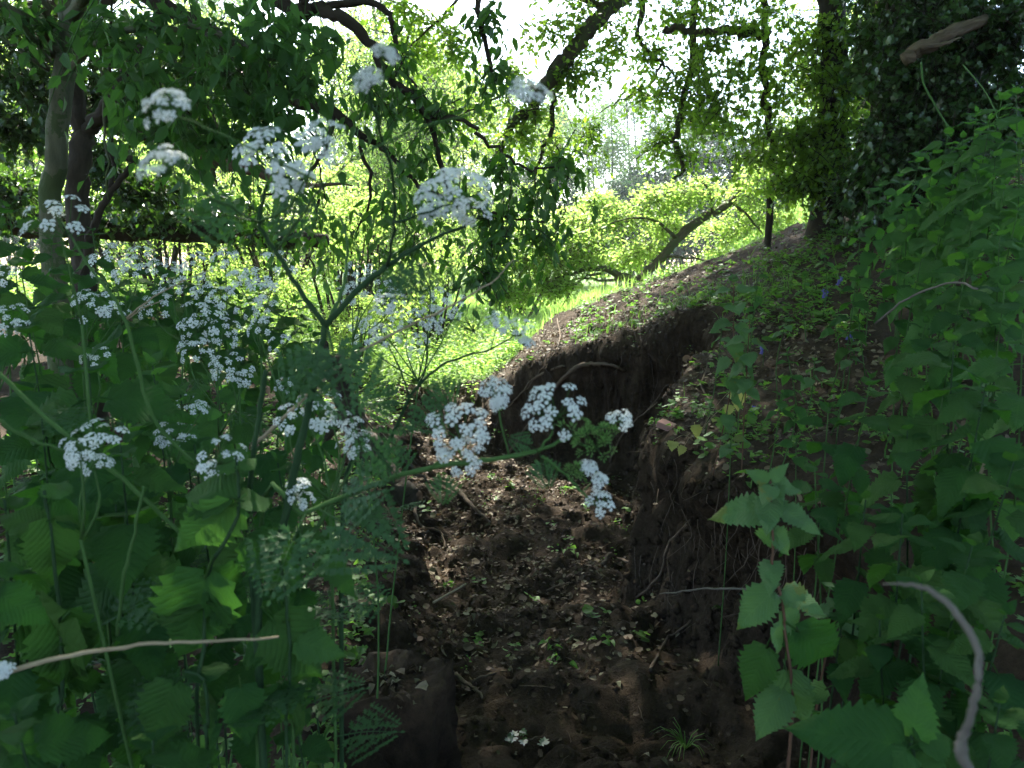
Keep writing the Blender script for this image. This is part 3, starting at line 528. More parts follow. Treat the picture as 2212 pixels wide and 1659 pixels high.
# lit ivied pole left of it and thin trunk
R2 = at(1790, 420, 7.4)
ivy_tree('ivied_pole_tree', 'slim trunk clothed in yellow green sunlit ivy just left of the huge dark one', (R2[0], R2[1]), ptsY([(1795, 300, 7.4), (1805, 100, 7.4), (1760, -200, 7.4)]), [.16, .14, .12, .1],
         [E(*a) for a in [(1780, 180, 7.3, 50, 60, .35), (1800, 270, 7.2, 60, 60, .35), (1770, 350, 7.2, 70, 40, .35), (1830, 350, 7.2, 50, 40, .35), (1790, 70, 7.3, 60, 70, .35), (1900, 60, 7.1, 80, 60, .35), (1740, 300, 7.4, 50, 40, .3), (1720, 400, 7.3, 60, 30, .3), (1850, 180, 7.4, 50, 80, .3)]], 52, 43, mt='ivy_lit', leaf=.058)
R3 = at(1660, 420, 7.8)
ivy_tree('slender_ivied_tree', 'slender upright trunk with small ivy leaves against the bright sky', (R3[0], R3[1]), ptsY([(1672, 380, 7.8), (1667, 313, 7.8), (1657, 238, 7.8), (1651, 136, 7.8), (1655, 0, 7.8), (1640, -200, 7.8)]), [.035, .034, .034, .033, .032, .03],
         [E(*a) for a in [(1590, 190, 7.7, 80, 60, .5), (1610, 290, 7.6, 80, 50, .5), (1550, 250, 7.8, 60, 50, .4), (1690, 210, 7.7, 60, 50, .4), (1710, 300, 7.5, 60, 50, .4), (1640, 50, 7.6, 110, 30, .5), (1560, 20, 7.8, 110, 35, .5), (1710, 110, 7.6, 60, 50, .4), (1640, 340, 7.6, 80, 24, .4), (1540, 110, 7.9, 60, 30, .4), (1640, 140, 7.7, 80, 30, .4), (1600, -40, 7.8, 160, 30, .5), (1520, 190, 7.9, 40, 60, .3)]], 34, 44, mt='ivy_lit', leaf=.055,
         extra=[(ptsY([(1658, 75, 7.8), (1600, 70, 7.8), (1540, 69, 7.9), (1480, 66, 8), (1430, 60, 8.1)]), [.05, .03])])
sl = thing('snapped_branch', 'snapped brown branch stub with torn end jutting from the dark ivy at upper right', 'branch', at(2010, 100, 5.3))
mb = MB(); limb(mb, shifted(sl, ptsY([(1953, 130, 5.3), (1975, 112, 5.3), (2020, 90, 5.3), (2060, 66, 5.35), (2130, 40, 5.6), (2110, 0, 6.4)])), [.045, .05, .045, .04, .04], 5, .006, 9, .08); mb.build('branch', M['wood'], sl)
mb = MB(); limb(mb, shifted(sl, ptsY([(1990, 106, 5.25), (2040, 95, 5.25), (2075, 83, 5.3)])), [.018, .014, .004], 4, .004, 5, .1); mb.build('splinter', M['wood'], sl)

# ---- oak limbs hanging in from the upper right, with clumps of leaves
ok = thing('oak_tree', 'oak with crooked dark limbs hanging into the top of the gap, leaves glowing yellow green', 'tree', (5.4, 11.5, gz(5.4, 11.5) - .1))
mb = MB(); limb(mb, shifted(ok, [(5.4, 11.5, gz(5.4, 11.5) - .2), (5.3, 11.4, 4), (5.0, 11.0, 6), (4.6, 10.8, 8.6)]), [.32, .27, .24, .14], 6, .02, 14, .05); mb.build('trunk', M['bark_oak'], ok)
for pts, r in (([(5.1, 11.1, 5.6)] + ptsY([(1560, -70, 9.6), (1380, -30, 8.8), (1312, 20, 8.2), (1261, 78, 8.0), (1222, 129, 7.9), (1178, 182, 7.8), (1153, 235, 7.8), (1112, 258, 7.8), (1085, 313, 7.8), (1060, 350, 7.8)]), [.12, .1, .085, .08, .075, .06, .035, .02]),
               (ptsY([(1312, 20, 8.2), (1160, -50, 8.1), (1030, -20, 8), (950, 40, 7.9), (880, 110, 7.9)]), [.04, .02, .005]),
               (ptsY([(1225, 130, 7.9), (1221, 160, 7.9), (1197, 200, 7.9), (1192, 290, 7.9), (1176, 320, 7.9), (1160, 360, 7.9), (1155, 395, 7.9)]), [.03, .025, .01]),
               (ptsY([(1400, -40, 8.8), (1378, 68, 8.6), (1395, 105, 8.6), (1429, 136, 8.6), (1456, 163, 8.6), (1470, 200, 8.5)]), [.04, .02, .008]), (ptsY([(1429, 138, 8.6), (1400, 185, 8.6), (1340, 215, 8.6), (1300, 240, 8.6)]), [.016, .006]),
               (ptsY([(1500, -60, 8.6), (1497, 119, 8.3), (1483, 190, 8.2), (1463, 280, 8.2), (1458, 310, 8.2), (1473, 350, 8.2), (1476, 372, 8.2), (1455, 390, 8.2)]), [.04, .035, .03, .02, .012]), (ptsY([(1456, 306, 8.2), (1420, 310, 8.2), (1370, 350, 8.2)]), [.012, .004]),
               (ptsY([(1178, 185, 7.8), (1130, 190, 7.8), (1060, 215, 7.8), (980, 260, 7.8)]), [.02, .006]), ([(4.6, 10.8, 8.2), (2.6, 10.6, 8.4), (.4, 11, 8.2), (-1.6, 11.4, 7.8)], [.12, .03]), ([(4.8, 11, 7.2), (3.2, 8.6, 7.6), (1.2, 7.4, 7.4)], [.1, .03])):
    mb = MB(); limb(mb, shifted(ok, pts), r, 5, .012, 7, .07); mb.build('limb', M['bark_oak'], ok)
oe = [E(*a) for a in [(1250, 40, 8.0, 90, 45, .4), (1180, 70, 7.9, 60, 40, .4), (1390, 30, 8.6, 90, 35, .4), (1270, 150, 7.9, 60, 30, .3), (1410, 110, 8.5, 40, 26, .3), (1425, 310, 8.4, 26, 40, .25), (1380, 200, 8.5, 40, 60, .25), (1150, 250, 7.8, 60, 40, .3), (1110, 180, 7.9, 60, 50, .3), (1500, 150, 8.2, 40, 40, .3), (1490, 240, 8.2, 36, 40, .3),
      (1110, 300, 7.8, 60, 40, .3), (1320, 100, 8.2, 60, 30, .3), (1490, 30, 8.4, 60, 40, .3), (1200, 330, 8.0, 50, 40, .3), (1220, 180, 7.9, 40, 30, .3), (1010, 250, 7.9, 60, 50, .3), (1440, 200, 8.3, 50, 30, .3), (1300, -10, 8.2, 200, 30, .4), (1480, 330, 8.2, 40, 30, .25), (1270, 300, 8.2, 30, 50, .2), (930, 50, 7.9, 60, 40, .4), (860, 20, 7.9, 60, 30, .4), (980, 110, 7.9, 40, 40, .3), (900, 110, 8.2, 50, 30, .3)]]
tw, tr = foliage('f', ok, oe, M['oak'], .066, OAK, single=280, n=30, k=9, tl=.36, bend=.3, droop=.3, flat=.6, twig_r=.004); twigs(ok, tw, tr, M['bark_oak'])
up = [((1, 12.6, 8.8), (2.8, 2.4, 1.2)), ((-2.2, 12.8, 8.8), (2.8, 2.4, 1.2)), ((4.6, 11.4, 8.8), (2.8, 2.4, 1.6)), ((1.2, 9.6, 8.2), (2.4, 2.0, 1.0)), ((-1, 8.6, 7.6), (2.2, 2.0, .9)), ((1.6, 14.6, 8.9), (2.6, 1.8, .9)), ((4.2, 14.2, 8.9), (2.4, 1.8, 1.0)), ((1.0, 6.8, 7.0), (2.2, 1.6, .8))]  # unseen crown, extended to throw shade on the hollow and bank crest
P, D, N, S, tw, tr = sprays([(np.array(c), np.array(r)) for c, r in up], n=420, k=9, leaf=.15, tl=.7); mb = MB(); place_leaves(mb, DIA, shifted(ok, P), D, N, S); mb.build('crown', M['oak'], ok, smooth=False, kind='stuff'); twigs(ok, tw, tr, M['bark_oak'])

# ---- ash branch arching through the middle, dark hanging leaves
ar = thing('ash_tree', 'ash whose dark arching branches hang pointed leaves across the centre of the view', 'tree', (-3.7, 4.9, gz(-3.7, 4.9) - .05))
mb = MB(); limb(mb, shifted(ar, [(-3.7, 4.9, gz(-3.7, 4.9) - .2), (-3.7, 4.9, 1.6), (-3.6, 4.8, 3.2), (-3.3, 4.7, 5.4)]), [.11, .09, .08, .05], 6, .01, 9, .05); mb.build('trunk', M['bark_dark'], ar)
for pts, r in (([(-3.6, 4.8, 3.0), (-2.9, 4.7, 3.4)] + ptsY([(400, 40, 4.3), (480, 90, 4.0), (531, 112, 4), (561, 136, 4), (585, 165, 4), (609, 204, 4), (667, 226, 4), (730, 245, 4), (790, 300, 4), (840, 330, 4), (900, 400, 4)]), [.05, .045, .04, .032, .028, .018, .01]),
               ([(-3.5, 4.75, 3.9), (-2.6, 4.7, 3.9)] + ptsY([(420, -60, 4.3), (560, -20, 4.1), (646, 28, 4.0), (690, 20, 4.0), (731, 37, 3.9), (793, 88, 3.9), (844, 173, 3.9), (898, 215, 3.9), (930, 280, 3.9), (960, 380, 3.9), (975, 430, 3.9)]), [.045, .04, .035, .03, .02, .015, .008]),
               (ptsY([(646, 31, 4.0), (670, -10, 4), (700, -40, 4)]), [.03, .02]), (ptsY([(690, 22, 4), (752, 3, 4), (823, 14, 3.9), (847, 54, 3.9), (856, 120, 3.9), (900, 190, 3.9)]), [.02, .016, .006]), (ptsY([(667, 228, 4), (680, 300, 4), (692, 380, 4), (700, 450, 4)]), [.008, .003]),
               (ptsY([(900, 400, 3.9), (1000, 440, 3.9), (1090, 470, 3.9), (1180, 480, 3.9)]), [.012, .004]), (ptsY([(930, 250, 3.9), (1000, 260, 3.9), (1060, 310, 3.9), (1130, 360, 3.9), (1200, 360, 3.9)]), [.014, .004]),
               ([(-3.3, 4.7, 4.8), (-2.3, 4.7, 4.8)] + ptsY([(800, -160, 4.4), (1000, -60, 4.2), (1040, 40, 4.1), (1060, 140, 4.1), (1050, 200, 4.1)]), [.03, .02, .006]), (ptsY([(720, 250, 4), (700, 330, 4), (640, 400, 4), (560, 430, 4)]), [.014, .005]),
               (ptsY([(780, 300, 4), (800, 420, 4), (770, 500, 4)]), [.012, .004]), (ptsY([(690, 430, 4.2), (672, 520, 4.2), (680, 600, 4.2)]), [.009, .004])):
    mb = MB(); limb(mb, shifted(ar, pts), r, 5, .008, 6, .06); mb.build('branch', M['bark_dark'], ar)
ae = [E(*a) for a in [(620, 60, 4, 60, 35, .2), (860, 140, 3.9, 45, 60, .2), (890, 210, 3.9, 50, 40, .2), (800, 190, 3.9, 36, 40, .2), (1050, 50, 4.1, 40, 70, .2), (1060, 150, 4.1, 55, 40, .2), (960, 240, 3.9, 40, 40, .2), (900, 330, 3.9, 80, 50, .2), (640, 400, 4, 60, 40, .2), 
      (1090, 350, 3.9, 70, 40, .2), (1215, 345, 3.9, 32, 34, .15), (1160, 400, 3.9, 50, 40, .2), (970, 420, 3.9, 90, 40, .25), (850, 440, 4, 90, 40, .25), (1080, 460, 3.9, 70, 30, .2), (1170, 495, 3.9, 40, 22, .15), (1060, 520, 3.8, 40, 18, .15), (880, 520, 3.9, 90, 20, .2), (700, 490, 4, 80, 26, .2), (1050, 575, 3.7, 26, 12, .1), (700, 110, 4.2, 50, 40, .2), (540, 460, 4.1, 60, 24, .2), ]]
tw, tr = foliage('f', ar, ae, M['ash'], .074, T_lens(.42, .1, .15), single=290, n=11, k=9, tl=.26, bend=.7, droop=.75, flat=.3, twig_r=.0025); twigs(ar, tw, tr, M['bark_dark'])

# ---- unseen trees added behind the viewpoint to cut the skylight
for q, (x, y, lab) in enumerate([(-4.2, -3.0, 'unseen tree added behind the viewpoint on the left to cut skylight'), (3.6, -3.4, 'unseen tree added behind the viewpoint on the right to cut skylight')]):
    t = thing('unseen_shade_tree', lab, 'tree', (x, y, gz(x, y) - .05), 'unseen shade trees added round the viewpoint'); rng = np.random.default_rng(60 + q)
    mb = MB(); limb(mb, [(0, 0, -.2), (.1, 0, 3), (.2, .2, 7)], [.25, .2, .1], 6, .02, 12, .05); mb.build('trunk', M['bark_oak'], t)
    P, D, N, S, tw, tr = sprays([(np.array(c), np.array(r)) for c, r in [((0, 0, 6.5), (3, 3, 1.6)), ((-x * .6, 1.5, 7), (2.8, 2.8, 1.4)), ((x * .2, 2.5, 4.6), (2, 2.4, 1.6)), ((0, -1, 3.4), (3, 2, 1.6))]], n=420, k=9, leaf=.2, tl=.8, rng=rng)
    mb = MB(); place_leaves(mb, DIA, P, D, N, S); mb.build('crown', M['ash'], t, smooth=False, kind='stuff'); twigs(t, tw, tr, M['bark_oak'])
# ------------------------------------------------------------------ ground cover, litter, roots
def masked(n, x0, x1, y0, y1, f, rng):
    x, y = rng.uniform(x0, x1, n), rng.uniform(y0, y1, n); k = rng.random(n) < f(x, y); return np.stack([x[k], y[k]], 1)
rg = np.random.default_rng(77)
# meadow grass: blades near, fewer and larger far off
def blades(n, x0, x1, y0, y1, h, wd, rng, f=lambda x, y: 1 + 0 * x, lean=.35):
    P = masked(n, x0, x1, y0, y1, f, rng); q = len(P); Zs = height(P[:, 0], P[:, 1])[0]; P = np.column_stack([P, Zs - .01])
    a = rng.uniform(0, 6.28, q); d = np.stack([np.cos(a), np.sin(a), 0 * a], 1); s = np.stack([-np.sin(a), np.cos(a), 0 * a], 1); H = h * rng.uniform(.5, 1.3, q)[:, None]; W = wd * rng.uniform(.7, 1.3, q)[:, None]; ln = rng.uniform(.05, 2 * lean, q)[:, None] * H
    m1 = P + UP * H * .55 + d * ln * .3; t = P + UP * H * .95 + d * ln
    V = np.stack([P - s * W, P + s * W, m1 + s * W * .8, m1 - s * W * .8, t], 1); b = np.arange(q)[:, None] * 5
    return V.reshape(-1, 3), [b + np.array([[0, 1, 2, 3]]), b + np.array([[3, 2, 4]])]
mb = MB(); wedge = lambda x, y: (x > -.75 * y - 2) & (x < .75 * y + 2)
op = lambda x, y: wedge(x, y) * (height(x, y)[1] < .3) * (ss(8.6, 10.5, y + ss(0, -3, x)) )
mb.add(*blades(70000, -7, 9, 8.4, 15, .2, .0035, rg, op)); mb.add(*blades(60000, -14, 16, 15, 26, .3, .007, rg, op)); mb.add(*blades(40000, -24, 26, 26, 42, .4, .014, rg, wedge))
tag(mb.build('meadow_grass', M['grass'], smooth=False), 'sunlit pale green meadow grass beyond the hollow', 'grass', kind='stuff')
# weeds at the near edge of the meadow and under the thicket
mb = MB(); sb = MB()
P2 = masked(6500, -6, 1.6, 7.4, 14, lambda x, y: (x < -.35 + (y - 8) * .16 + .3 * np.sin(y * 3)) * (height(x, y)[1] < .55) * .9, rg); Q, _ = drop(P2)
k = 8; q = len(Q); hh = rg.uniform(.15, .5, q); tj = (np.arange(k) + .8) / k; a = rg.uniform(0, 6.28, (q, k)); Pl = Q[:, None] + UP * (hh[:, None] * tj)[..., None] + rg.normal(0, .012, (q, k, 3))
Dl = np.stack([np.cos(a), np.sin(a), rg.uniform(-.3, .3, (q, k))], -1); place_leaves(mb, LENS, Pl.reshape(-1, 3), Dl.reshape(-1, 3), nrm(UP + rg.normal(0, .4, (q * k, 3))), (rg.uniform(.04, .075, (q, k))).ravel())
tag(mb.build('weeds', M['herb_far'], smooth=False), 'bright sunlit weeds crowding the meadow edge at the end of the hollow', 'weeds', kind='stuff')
# herbs on the right bank and the near left ground
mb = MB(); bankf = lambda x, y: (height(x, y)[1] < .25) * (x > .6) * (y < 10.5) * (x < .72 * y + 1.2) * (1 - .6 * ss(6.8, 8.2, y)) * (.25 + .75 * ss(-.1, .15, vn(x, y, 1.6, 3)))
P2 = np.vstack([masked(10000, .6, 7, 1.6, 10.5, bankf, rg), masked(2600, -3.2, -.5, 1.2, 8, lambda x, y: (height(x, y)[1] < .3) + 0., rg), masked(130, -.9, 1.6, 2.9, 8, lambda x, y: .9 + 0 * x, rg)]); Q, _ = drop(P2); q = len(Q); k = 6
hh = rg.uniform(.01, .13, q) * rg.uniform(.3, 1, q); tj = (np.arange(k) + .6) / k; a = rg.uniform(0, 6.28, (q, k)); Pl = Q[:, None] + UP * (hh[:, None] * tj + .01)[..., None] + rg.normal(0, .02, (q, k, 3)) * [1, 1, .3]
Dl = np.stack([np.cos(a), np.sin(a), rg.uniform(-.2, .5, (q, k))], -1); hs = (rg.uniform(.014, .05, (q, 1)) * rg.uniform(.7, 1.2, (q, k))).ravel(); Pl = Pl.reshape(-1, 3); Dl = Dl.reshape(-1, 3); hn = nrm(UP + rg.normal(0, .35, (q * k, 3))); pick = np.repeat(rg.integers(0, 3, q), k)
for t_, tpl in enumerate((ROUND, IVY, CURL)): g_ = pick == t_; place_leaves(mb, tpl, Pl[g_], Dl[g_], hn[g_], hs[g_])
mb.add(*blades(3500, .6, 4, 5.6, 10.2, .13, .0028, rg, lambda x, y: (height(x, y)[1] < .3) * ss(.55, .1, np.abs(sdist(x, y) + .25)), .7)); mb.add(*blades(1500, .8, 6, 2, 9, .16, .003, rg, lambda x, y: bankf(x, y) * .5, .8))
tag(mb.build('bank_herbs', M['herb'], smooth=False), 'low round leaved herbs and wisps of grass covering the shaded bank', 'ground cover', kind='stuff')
# dead leaves
lf = lambda x, y: np.where(height(x, y)[1] > .5, .95, .75) * (y < 10.5) * ((x > -3)) * (.25 + .75 * ss(-.15, .2, vn(x, y, 2.2, 4))) * (.2 + .8 * ss(2.5, 3.6, y + 1.2 * vn(x, y, 1.5, 2)))
P2 = np.vstack([masked(22000, -1.3, 1.9, 2.1, 9, lf, rg), masked(15000, -3, 6, 1.6, 10.5, lf, rg)]); Q, Nn = drop(P2); keep = Nn[:, 2] > .45; Q, Nn = Q[keep], Nn[keep]; q = len(Q)
a = rg.uniform(0, 6.28, q); D = nrm(np.stack([np.cos(a), np.sin(a), 0 * a], 1) + rg.normal(0, .25, (q, 3))); N = nrm(Nn + rg.normal(0, .35, (q, 3))); S = rg.uniform(.012, .036, q) * np.where(rg.random(q) < .12, 1.5, 1); Q = Q + Nn * .012
sz = S / np.linalg.norm(Q - EYE, axis=1) * (np.abs(Q[:, 0]) < Q[:, 1] * .66) * (Q[:, 1] > 2.1); idx = np.argsort(-sz)[:290]; rest = np.ones(q, bool); rest[idx] = False
mes = []
for t in (OAK, CURL, ROUND): mb = MB(); mb.add(t[0], t[1]); mes.append(mb.mesh('fallen_leaf', M['litter'], False))
for n_, i_ in enumerate(idx): ob('fallen_leaf', mes[n_ % 3], ground, frame_mat(D[i_], N[i_], float(S[i_]), Q[i_]))
mb = MB(); ri = np.where(rest)[0]
for t_, tpl in enumerate((CURL, ROUND, OAK)): s_ = ri[t_::3]; place_leaves(mb, tpl, Q[s_], D[s_], N[s_], S[s_])
tag(mb.build('leaf_litter', M['litter'], smooth=False), 'brown and pale dead leaves strewn over the floor of the hollow and the bank', 'leaf litter', kind='stuff')
# crumbs of soil and twigs lying about
mb = MB(); P2 = masked(5000, -1.2, 1.6, 2.1, 9, lambda x, y: (height(x, y)[1] > .3) * .8, rg); Q, _ = drop(P2); q = len(Q)
oc = np.array([[1, 0, 0], [0, 1, 0], [-1, 0, 0], [0, -1, 0], [0, 0, 1], [0, 0, -1]], float); of = np.array([[0, 1, 4], [1, 2, 4], [2, 3, 4], [3, 0, 4], [1, 0, 5], [2, 1, 5], [3, 2, 5], [0, 3, 5]])
Vc = Q[:, None] + oc[None] * (rg.uniform(.004, .022, (q, 1, 1)) * rg.uniform(.6, 1.4, (q, 6, 3))); mb.add(Vc.reshape(-1, 3), (of[None] + np.arange(q)[:, None, None] * 6).reshape(-1, 3))
for px, py in zip(rg.uniform(1030, 1790, 1100), rg.uniform(730, 1480, 1100)):
    h, n_ = hit(px, py)
    if n_[2] < .75 and h[1] < 9: mb.add(h + oc * (rg.uniform(.008, .034) * rg.uniform(.6, 1.4, (6, 3))), of)
tag(mb.build('soil_crumbs', M['soil'], smooth=True), 'crumbled dark clods of soil over the floor of the hollow', 'soil', kind='stuff')
mb = MB(); P2 = masked(1500, -1.2, 5, 2.1, 9, lambda x, y: .6 + 0 * x, rg); Q, Nn = drop(P2); q = len(Q); a = rg.uniform(0, 6.28, q); ln = rg.uniform(.03, .16, q); t = np.linspace(0, 1, 4)[None, :, None]
d = np.stack([np.cos(a), np.sin(a), rg.normal(0, .15, q)], 1); Pt = Q[:, None] + Nn[:, None] * .015 + d[:, None] * ln[:, None, None] * t + rg.normal(0, .004, (q, 4, 3)); twig_tubes(mb, Pt, rg.uniform(.001, .003, q))
tag(mb.build('twig_litter', M['root'], smooth=True), 'thin dry twigs scattered over soil and bank', 'twigs', kind='stuff')

# roots hanging from and crossing the eroded faces: pieces of the ground
def on_ground(pts, off=.015):
    out = []
    for p in pts:
        h, n_ = hit(p[0], p[1]); out.append(h + n_ * off * (p[2] if len(p) > 2 else 1))
    return out
for pts, r in (([(1195, 840), (1214, 819), (1242, 795, 3), (1276, 782, 4), (1323, 788), (1350, 800)], [.018, .022, .02, .01]), ([(1102, 979), (1120, 945), (1140, 921), (1160, 880), (1175, 850)], [.016, .012, .006]), ([(1100, 880), (1133, 843), (1157, 816), (1204, 792), (1220, 790)], [.008, .012, .01]),
               ([(1205, 690), (1212, 730), (1200, 765), (1170, 800), (1140, 840)], [.008, .008, .005]), ([(1300, 1224), (1318, 1214, 3), (1345, 1218, 3), (1398, 1218)], [.016, .014, .006]), ([(925, 1421, 1), (945, 1440, 2), (963, 1455, 3), (1000, 1480, 3), (1027, 1490, 2), (1050, 1510)], [.006, .012, .01, .005]), ([(1027, 1488, 2), (1055, 1475, 3), (1090, 1452)], [.008, .004]),
               ([(850, 1040), (868, 1057, 3), (891, 1085, 3), (893, 1110, 3), (910, 1140), (950, 1150), (965, 1190)], [.012, .012, .01, .006]), ([(930, 1040), (970, 1057, 3), (990, 1075, 3), (1024, 1098), (1060, 1130)], [.02, .022, .016, .008]), ([(880, 1040), (930, 1050, 3), (1000, 1080)], [.02, .018, .01]),
               ([(1320, 1000), (1345, 940), (1400, 880), (1440, 830)], [.01, .006]), ([(1260, 940), (1330, 920), (1380, 900), (1450, 850)], [.008, .005]), ([(1380, 1290), (1430, 1240), (1450, 1180), (1490, 1120)], [.008, .005]), ([(1400, 1450), (1440, 1390), (1500, 1340)], [.008, .004]), ([(1530, 790), (1520, 840), (1535, 880), (1510, 930)], [.006, .004]), ([(1180, 1280), (1230, 1262), (1290, 1260)], [.006, .003])):
    mb = MB(); P = cat(on_ground(pts), 5, .003); tube(mb, P, r, 6, .08); mb.build('root', M['root'], ground)
rr_ = np.random.default_rng(5); mb = MB()
for _ in range(150):                                          # hair roots dangling from the lips
    px, py = rr_.uniform(1040, 1560), rr_.uniform(740, 1000)
    if rr_.random() < .5: px, py = rr_.uniform(1370, 1780), rr_.uniform(1030, 1300)
    h, n_ = hit(px, py)
    if n_[2] > .8: continue
    L = rr_.uniform(.06, .3); p0 = h + n_ * .02; P = cat([p0, p0 + [rr_.normal(0, .03), -.02, -L * .5], p0 + [rr_.normal(0, .06), -.01, -L]], 3, .003, rr_); tube(mb, P, [.0025, .001], 3)
mb.build('root_hairs', M['root'], ground, kind='stuff')

# stump standing at the near left edge of the hollow
c0 = at(838, 1400, 2.35); sx_, sy_ = c0[0], 2.35
st = thing('rotten_stump', 'black rotten stump with a broken flat top at the near edge of the hollow', 'stump', (sx_, sy_, -.45)); mb = MB(); k = 40; n = 16
V = []; top = .63
for i_ in range(n):
    z = i_ / (n - 1); 
    for j_ in range(k):
        a = j_ / k * 6.283; r = .165 * (1 + .5 * (1 - z) ** 3) * (1 + .12 * math.sin(a * 3 + 1 + z) + .09 * math.sin(a * 5 + 1 - z * 2) + .07 * math.sin(a * 11 + z * 5) + R.normal(0, .035)) ; hz = top * z + (z ** 3) * .012 * math.sin(a * 4 + 2) + (z ** 4) * (.025 * math.sin(a * 2 + .5) + .012 * math.sin(a * 7)) + (.008 * math.sin(a * 13) if i_ == n - 1 else 0)
        V.append([math.cos(a) * r * 1.15, math.sin(a) * r, hz])
F = [[i_ * k + j_, i_ * k + (j_ + 1) % k, (i_ + 1) * k + (j_ + 1) % k, (i_ + 1) * k + j_] for i_ in range(n - 1) for j_ in range(k)]
V = np.array(V); Lc = V.copy(); b0 = (n - 1) * k
rings = [V]; Fi = list(F); cnt = len(V)
for s_, dz in ((.8, -.012), (.5, -.03), (.2, -.02)):
    rim = V[b0:b0 + k].copy(); rim[:, :2] *= s_; rim[:, 2] = top + dz + R.normal(0, .008, k); rings.append(rim)
    prev = b0 if s_ == .8 else cnt - k
    Fi += [[prev + j_, prev + (j_ + 1) % k, cnt + (j_ + 1) % k, cnt + j_] for j_ in range(k)]; cnt += k
rings.append(np.array([[0, 0, top - .03]])); F3 = [[cnt - k + j_, cnt - k + (j_ + 1) % k, cnt] for j_ in range(k)]
Vs = np.vstack(rings); mb.add(Vs, [np.array(Fi), np.array(F3)], Vs); mb.build('trunk', M['stump'], st)
mb = MB(); q = 60; aa = R.uniform(0, 6.28, q); rr = R.uniform(0, .17, q); place_leaves(mb, CURL, np.stack([np.cos(aa) * rr, np.sin(aa) * rr, top - .02 + R.uniform(-.01, .02, q)], 1), nrm(R.normal(size=(q, 3)) * [1, 1, .2]), nrm(UP + R.normal(0, .4, (q, 3))), R.uniform(.02, .045, q)); mb.build('dead_leaves', M['litter'], st, smooth=False, kind='stuff')
for a, l in ((3.5, .3), (5.2, .2), (.3, .22)):
    mb = MB(); d = np.array([math.cos(a), math.sin(a), 0]); tube(mb, cat([d * .1 + [0, 0, .22], d * .2 + [0, 0, .12], d * (.2 + l * .5) + [0, 0, .02]], 4), [.05, .04, .02], 7, .1); mb.build('root', M['stump'], st)
# twisted dead trunk on the left edge at the end of the hollow
tp = at(725, 785, 5.4); q_ = at(850, 1050, 5.0)
ts = thing('twisted_stump', 'dark twisted dead stem bending down to the left edge of the hollow', 'stump', (q_[0], q_[1], gz(q_[0], q_[1]) - .1)); mb = MB()
limb(mb, shifted(ts, ptsY([(722, 770, 5.5), (728, 800, 5.5), (742, 850, 5.4), (760, 900, 5.35), (785, 945, 5.3), (815, 1000, 5.2), (850, 1060, 5.1), (880, 1100, 5.0)])), [.07, .085, .08, .095, .09, .1, .13, .15], 5, .008, 10, .09); mb.build('trunk', M['bark_dark'], ts)
for pts, r in (([(725, 790, 5.5), (705, 760, 5.5), (700, 720, 5.5)], [.04, .015]), ([(790, 935, 5.3), (830, 960, 5.2), (880, 1000, 5.1), (920, 1040, 5.0)], [.02, .01]), ([(740, 860, 5.4), (780, 900, 5.3), (840, 950, 5.2), (900, 1000, 5.1)], [.008, .006]), ([(760, 880, 5.3), (690, 960, 5.2), (650, 1000, 5.2)], [.04, .02])):
    mb = MB(); limb(mb, shifted(ts, ptsY(pts)), r, 4, .006, 6, .08); mb.build('root', M['bark_dark'], ts)
# fragment of brick in the bank
h, n_ = hit(1440, 925); bk = MB(); bx = np.array([[x, y, z] for x in (-1, 1) for y in (-1, 1) for z in (-1, 1)]) * [.045, .03, .016] + R.normal(0, .002, (8, 3))
bk.add(bx, np.array([[0, 1, 3, 2], [4, 6, 7, 5], [0, 4, 5, 1], [2, 3, 7, 6], [0, 2, 6, 4], [1, 5, 7, 3]])); M['brick'] = bark_mat('old_brick', (.2, .11, .09), (.34, .2, .17), 40, None)
o = bk.build('brick_fragment', M['brick'], smooth=False); o.location = Vector(h + n_ * .02); o.rotation_euler = (.2, .3, -.5); tag(o, 'pinkish broken brick sticking out of the dark bank beside yellow leaves', 'brick')
mod = o.modifiers.new('edge', 'BEVEL'); mod.width = .004; mod.segments = 2
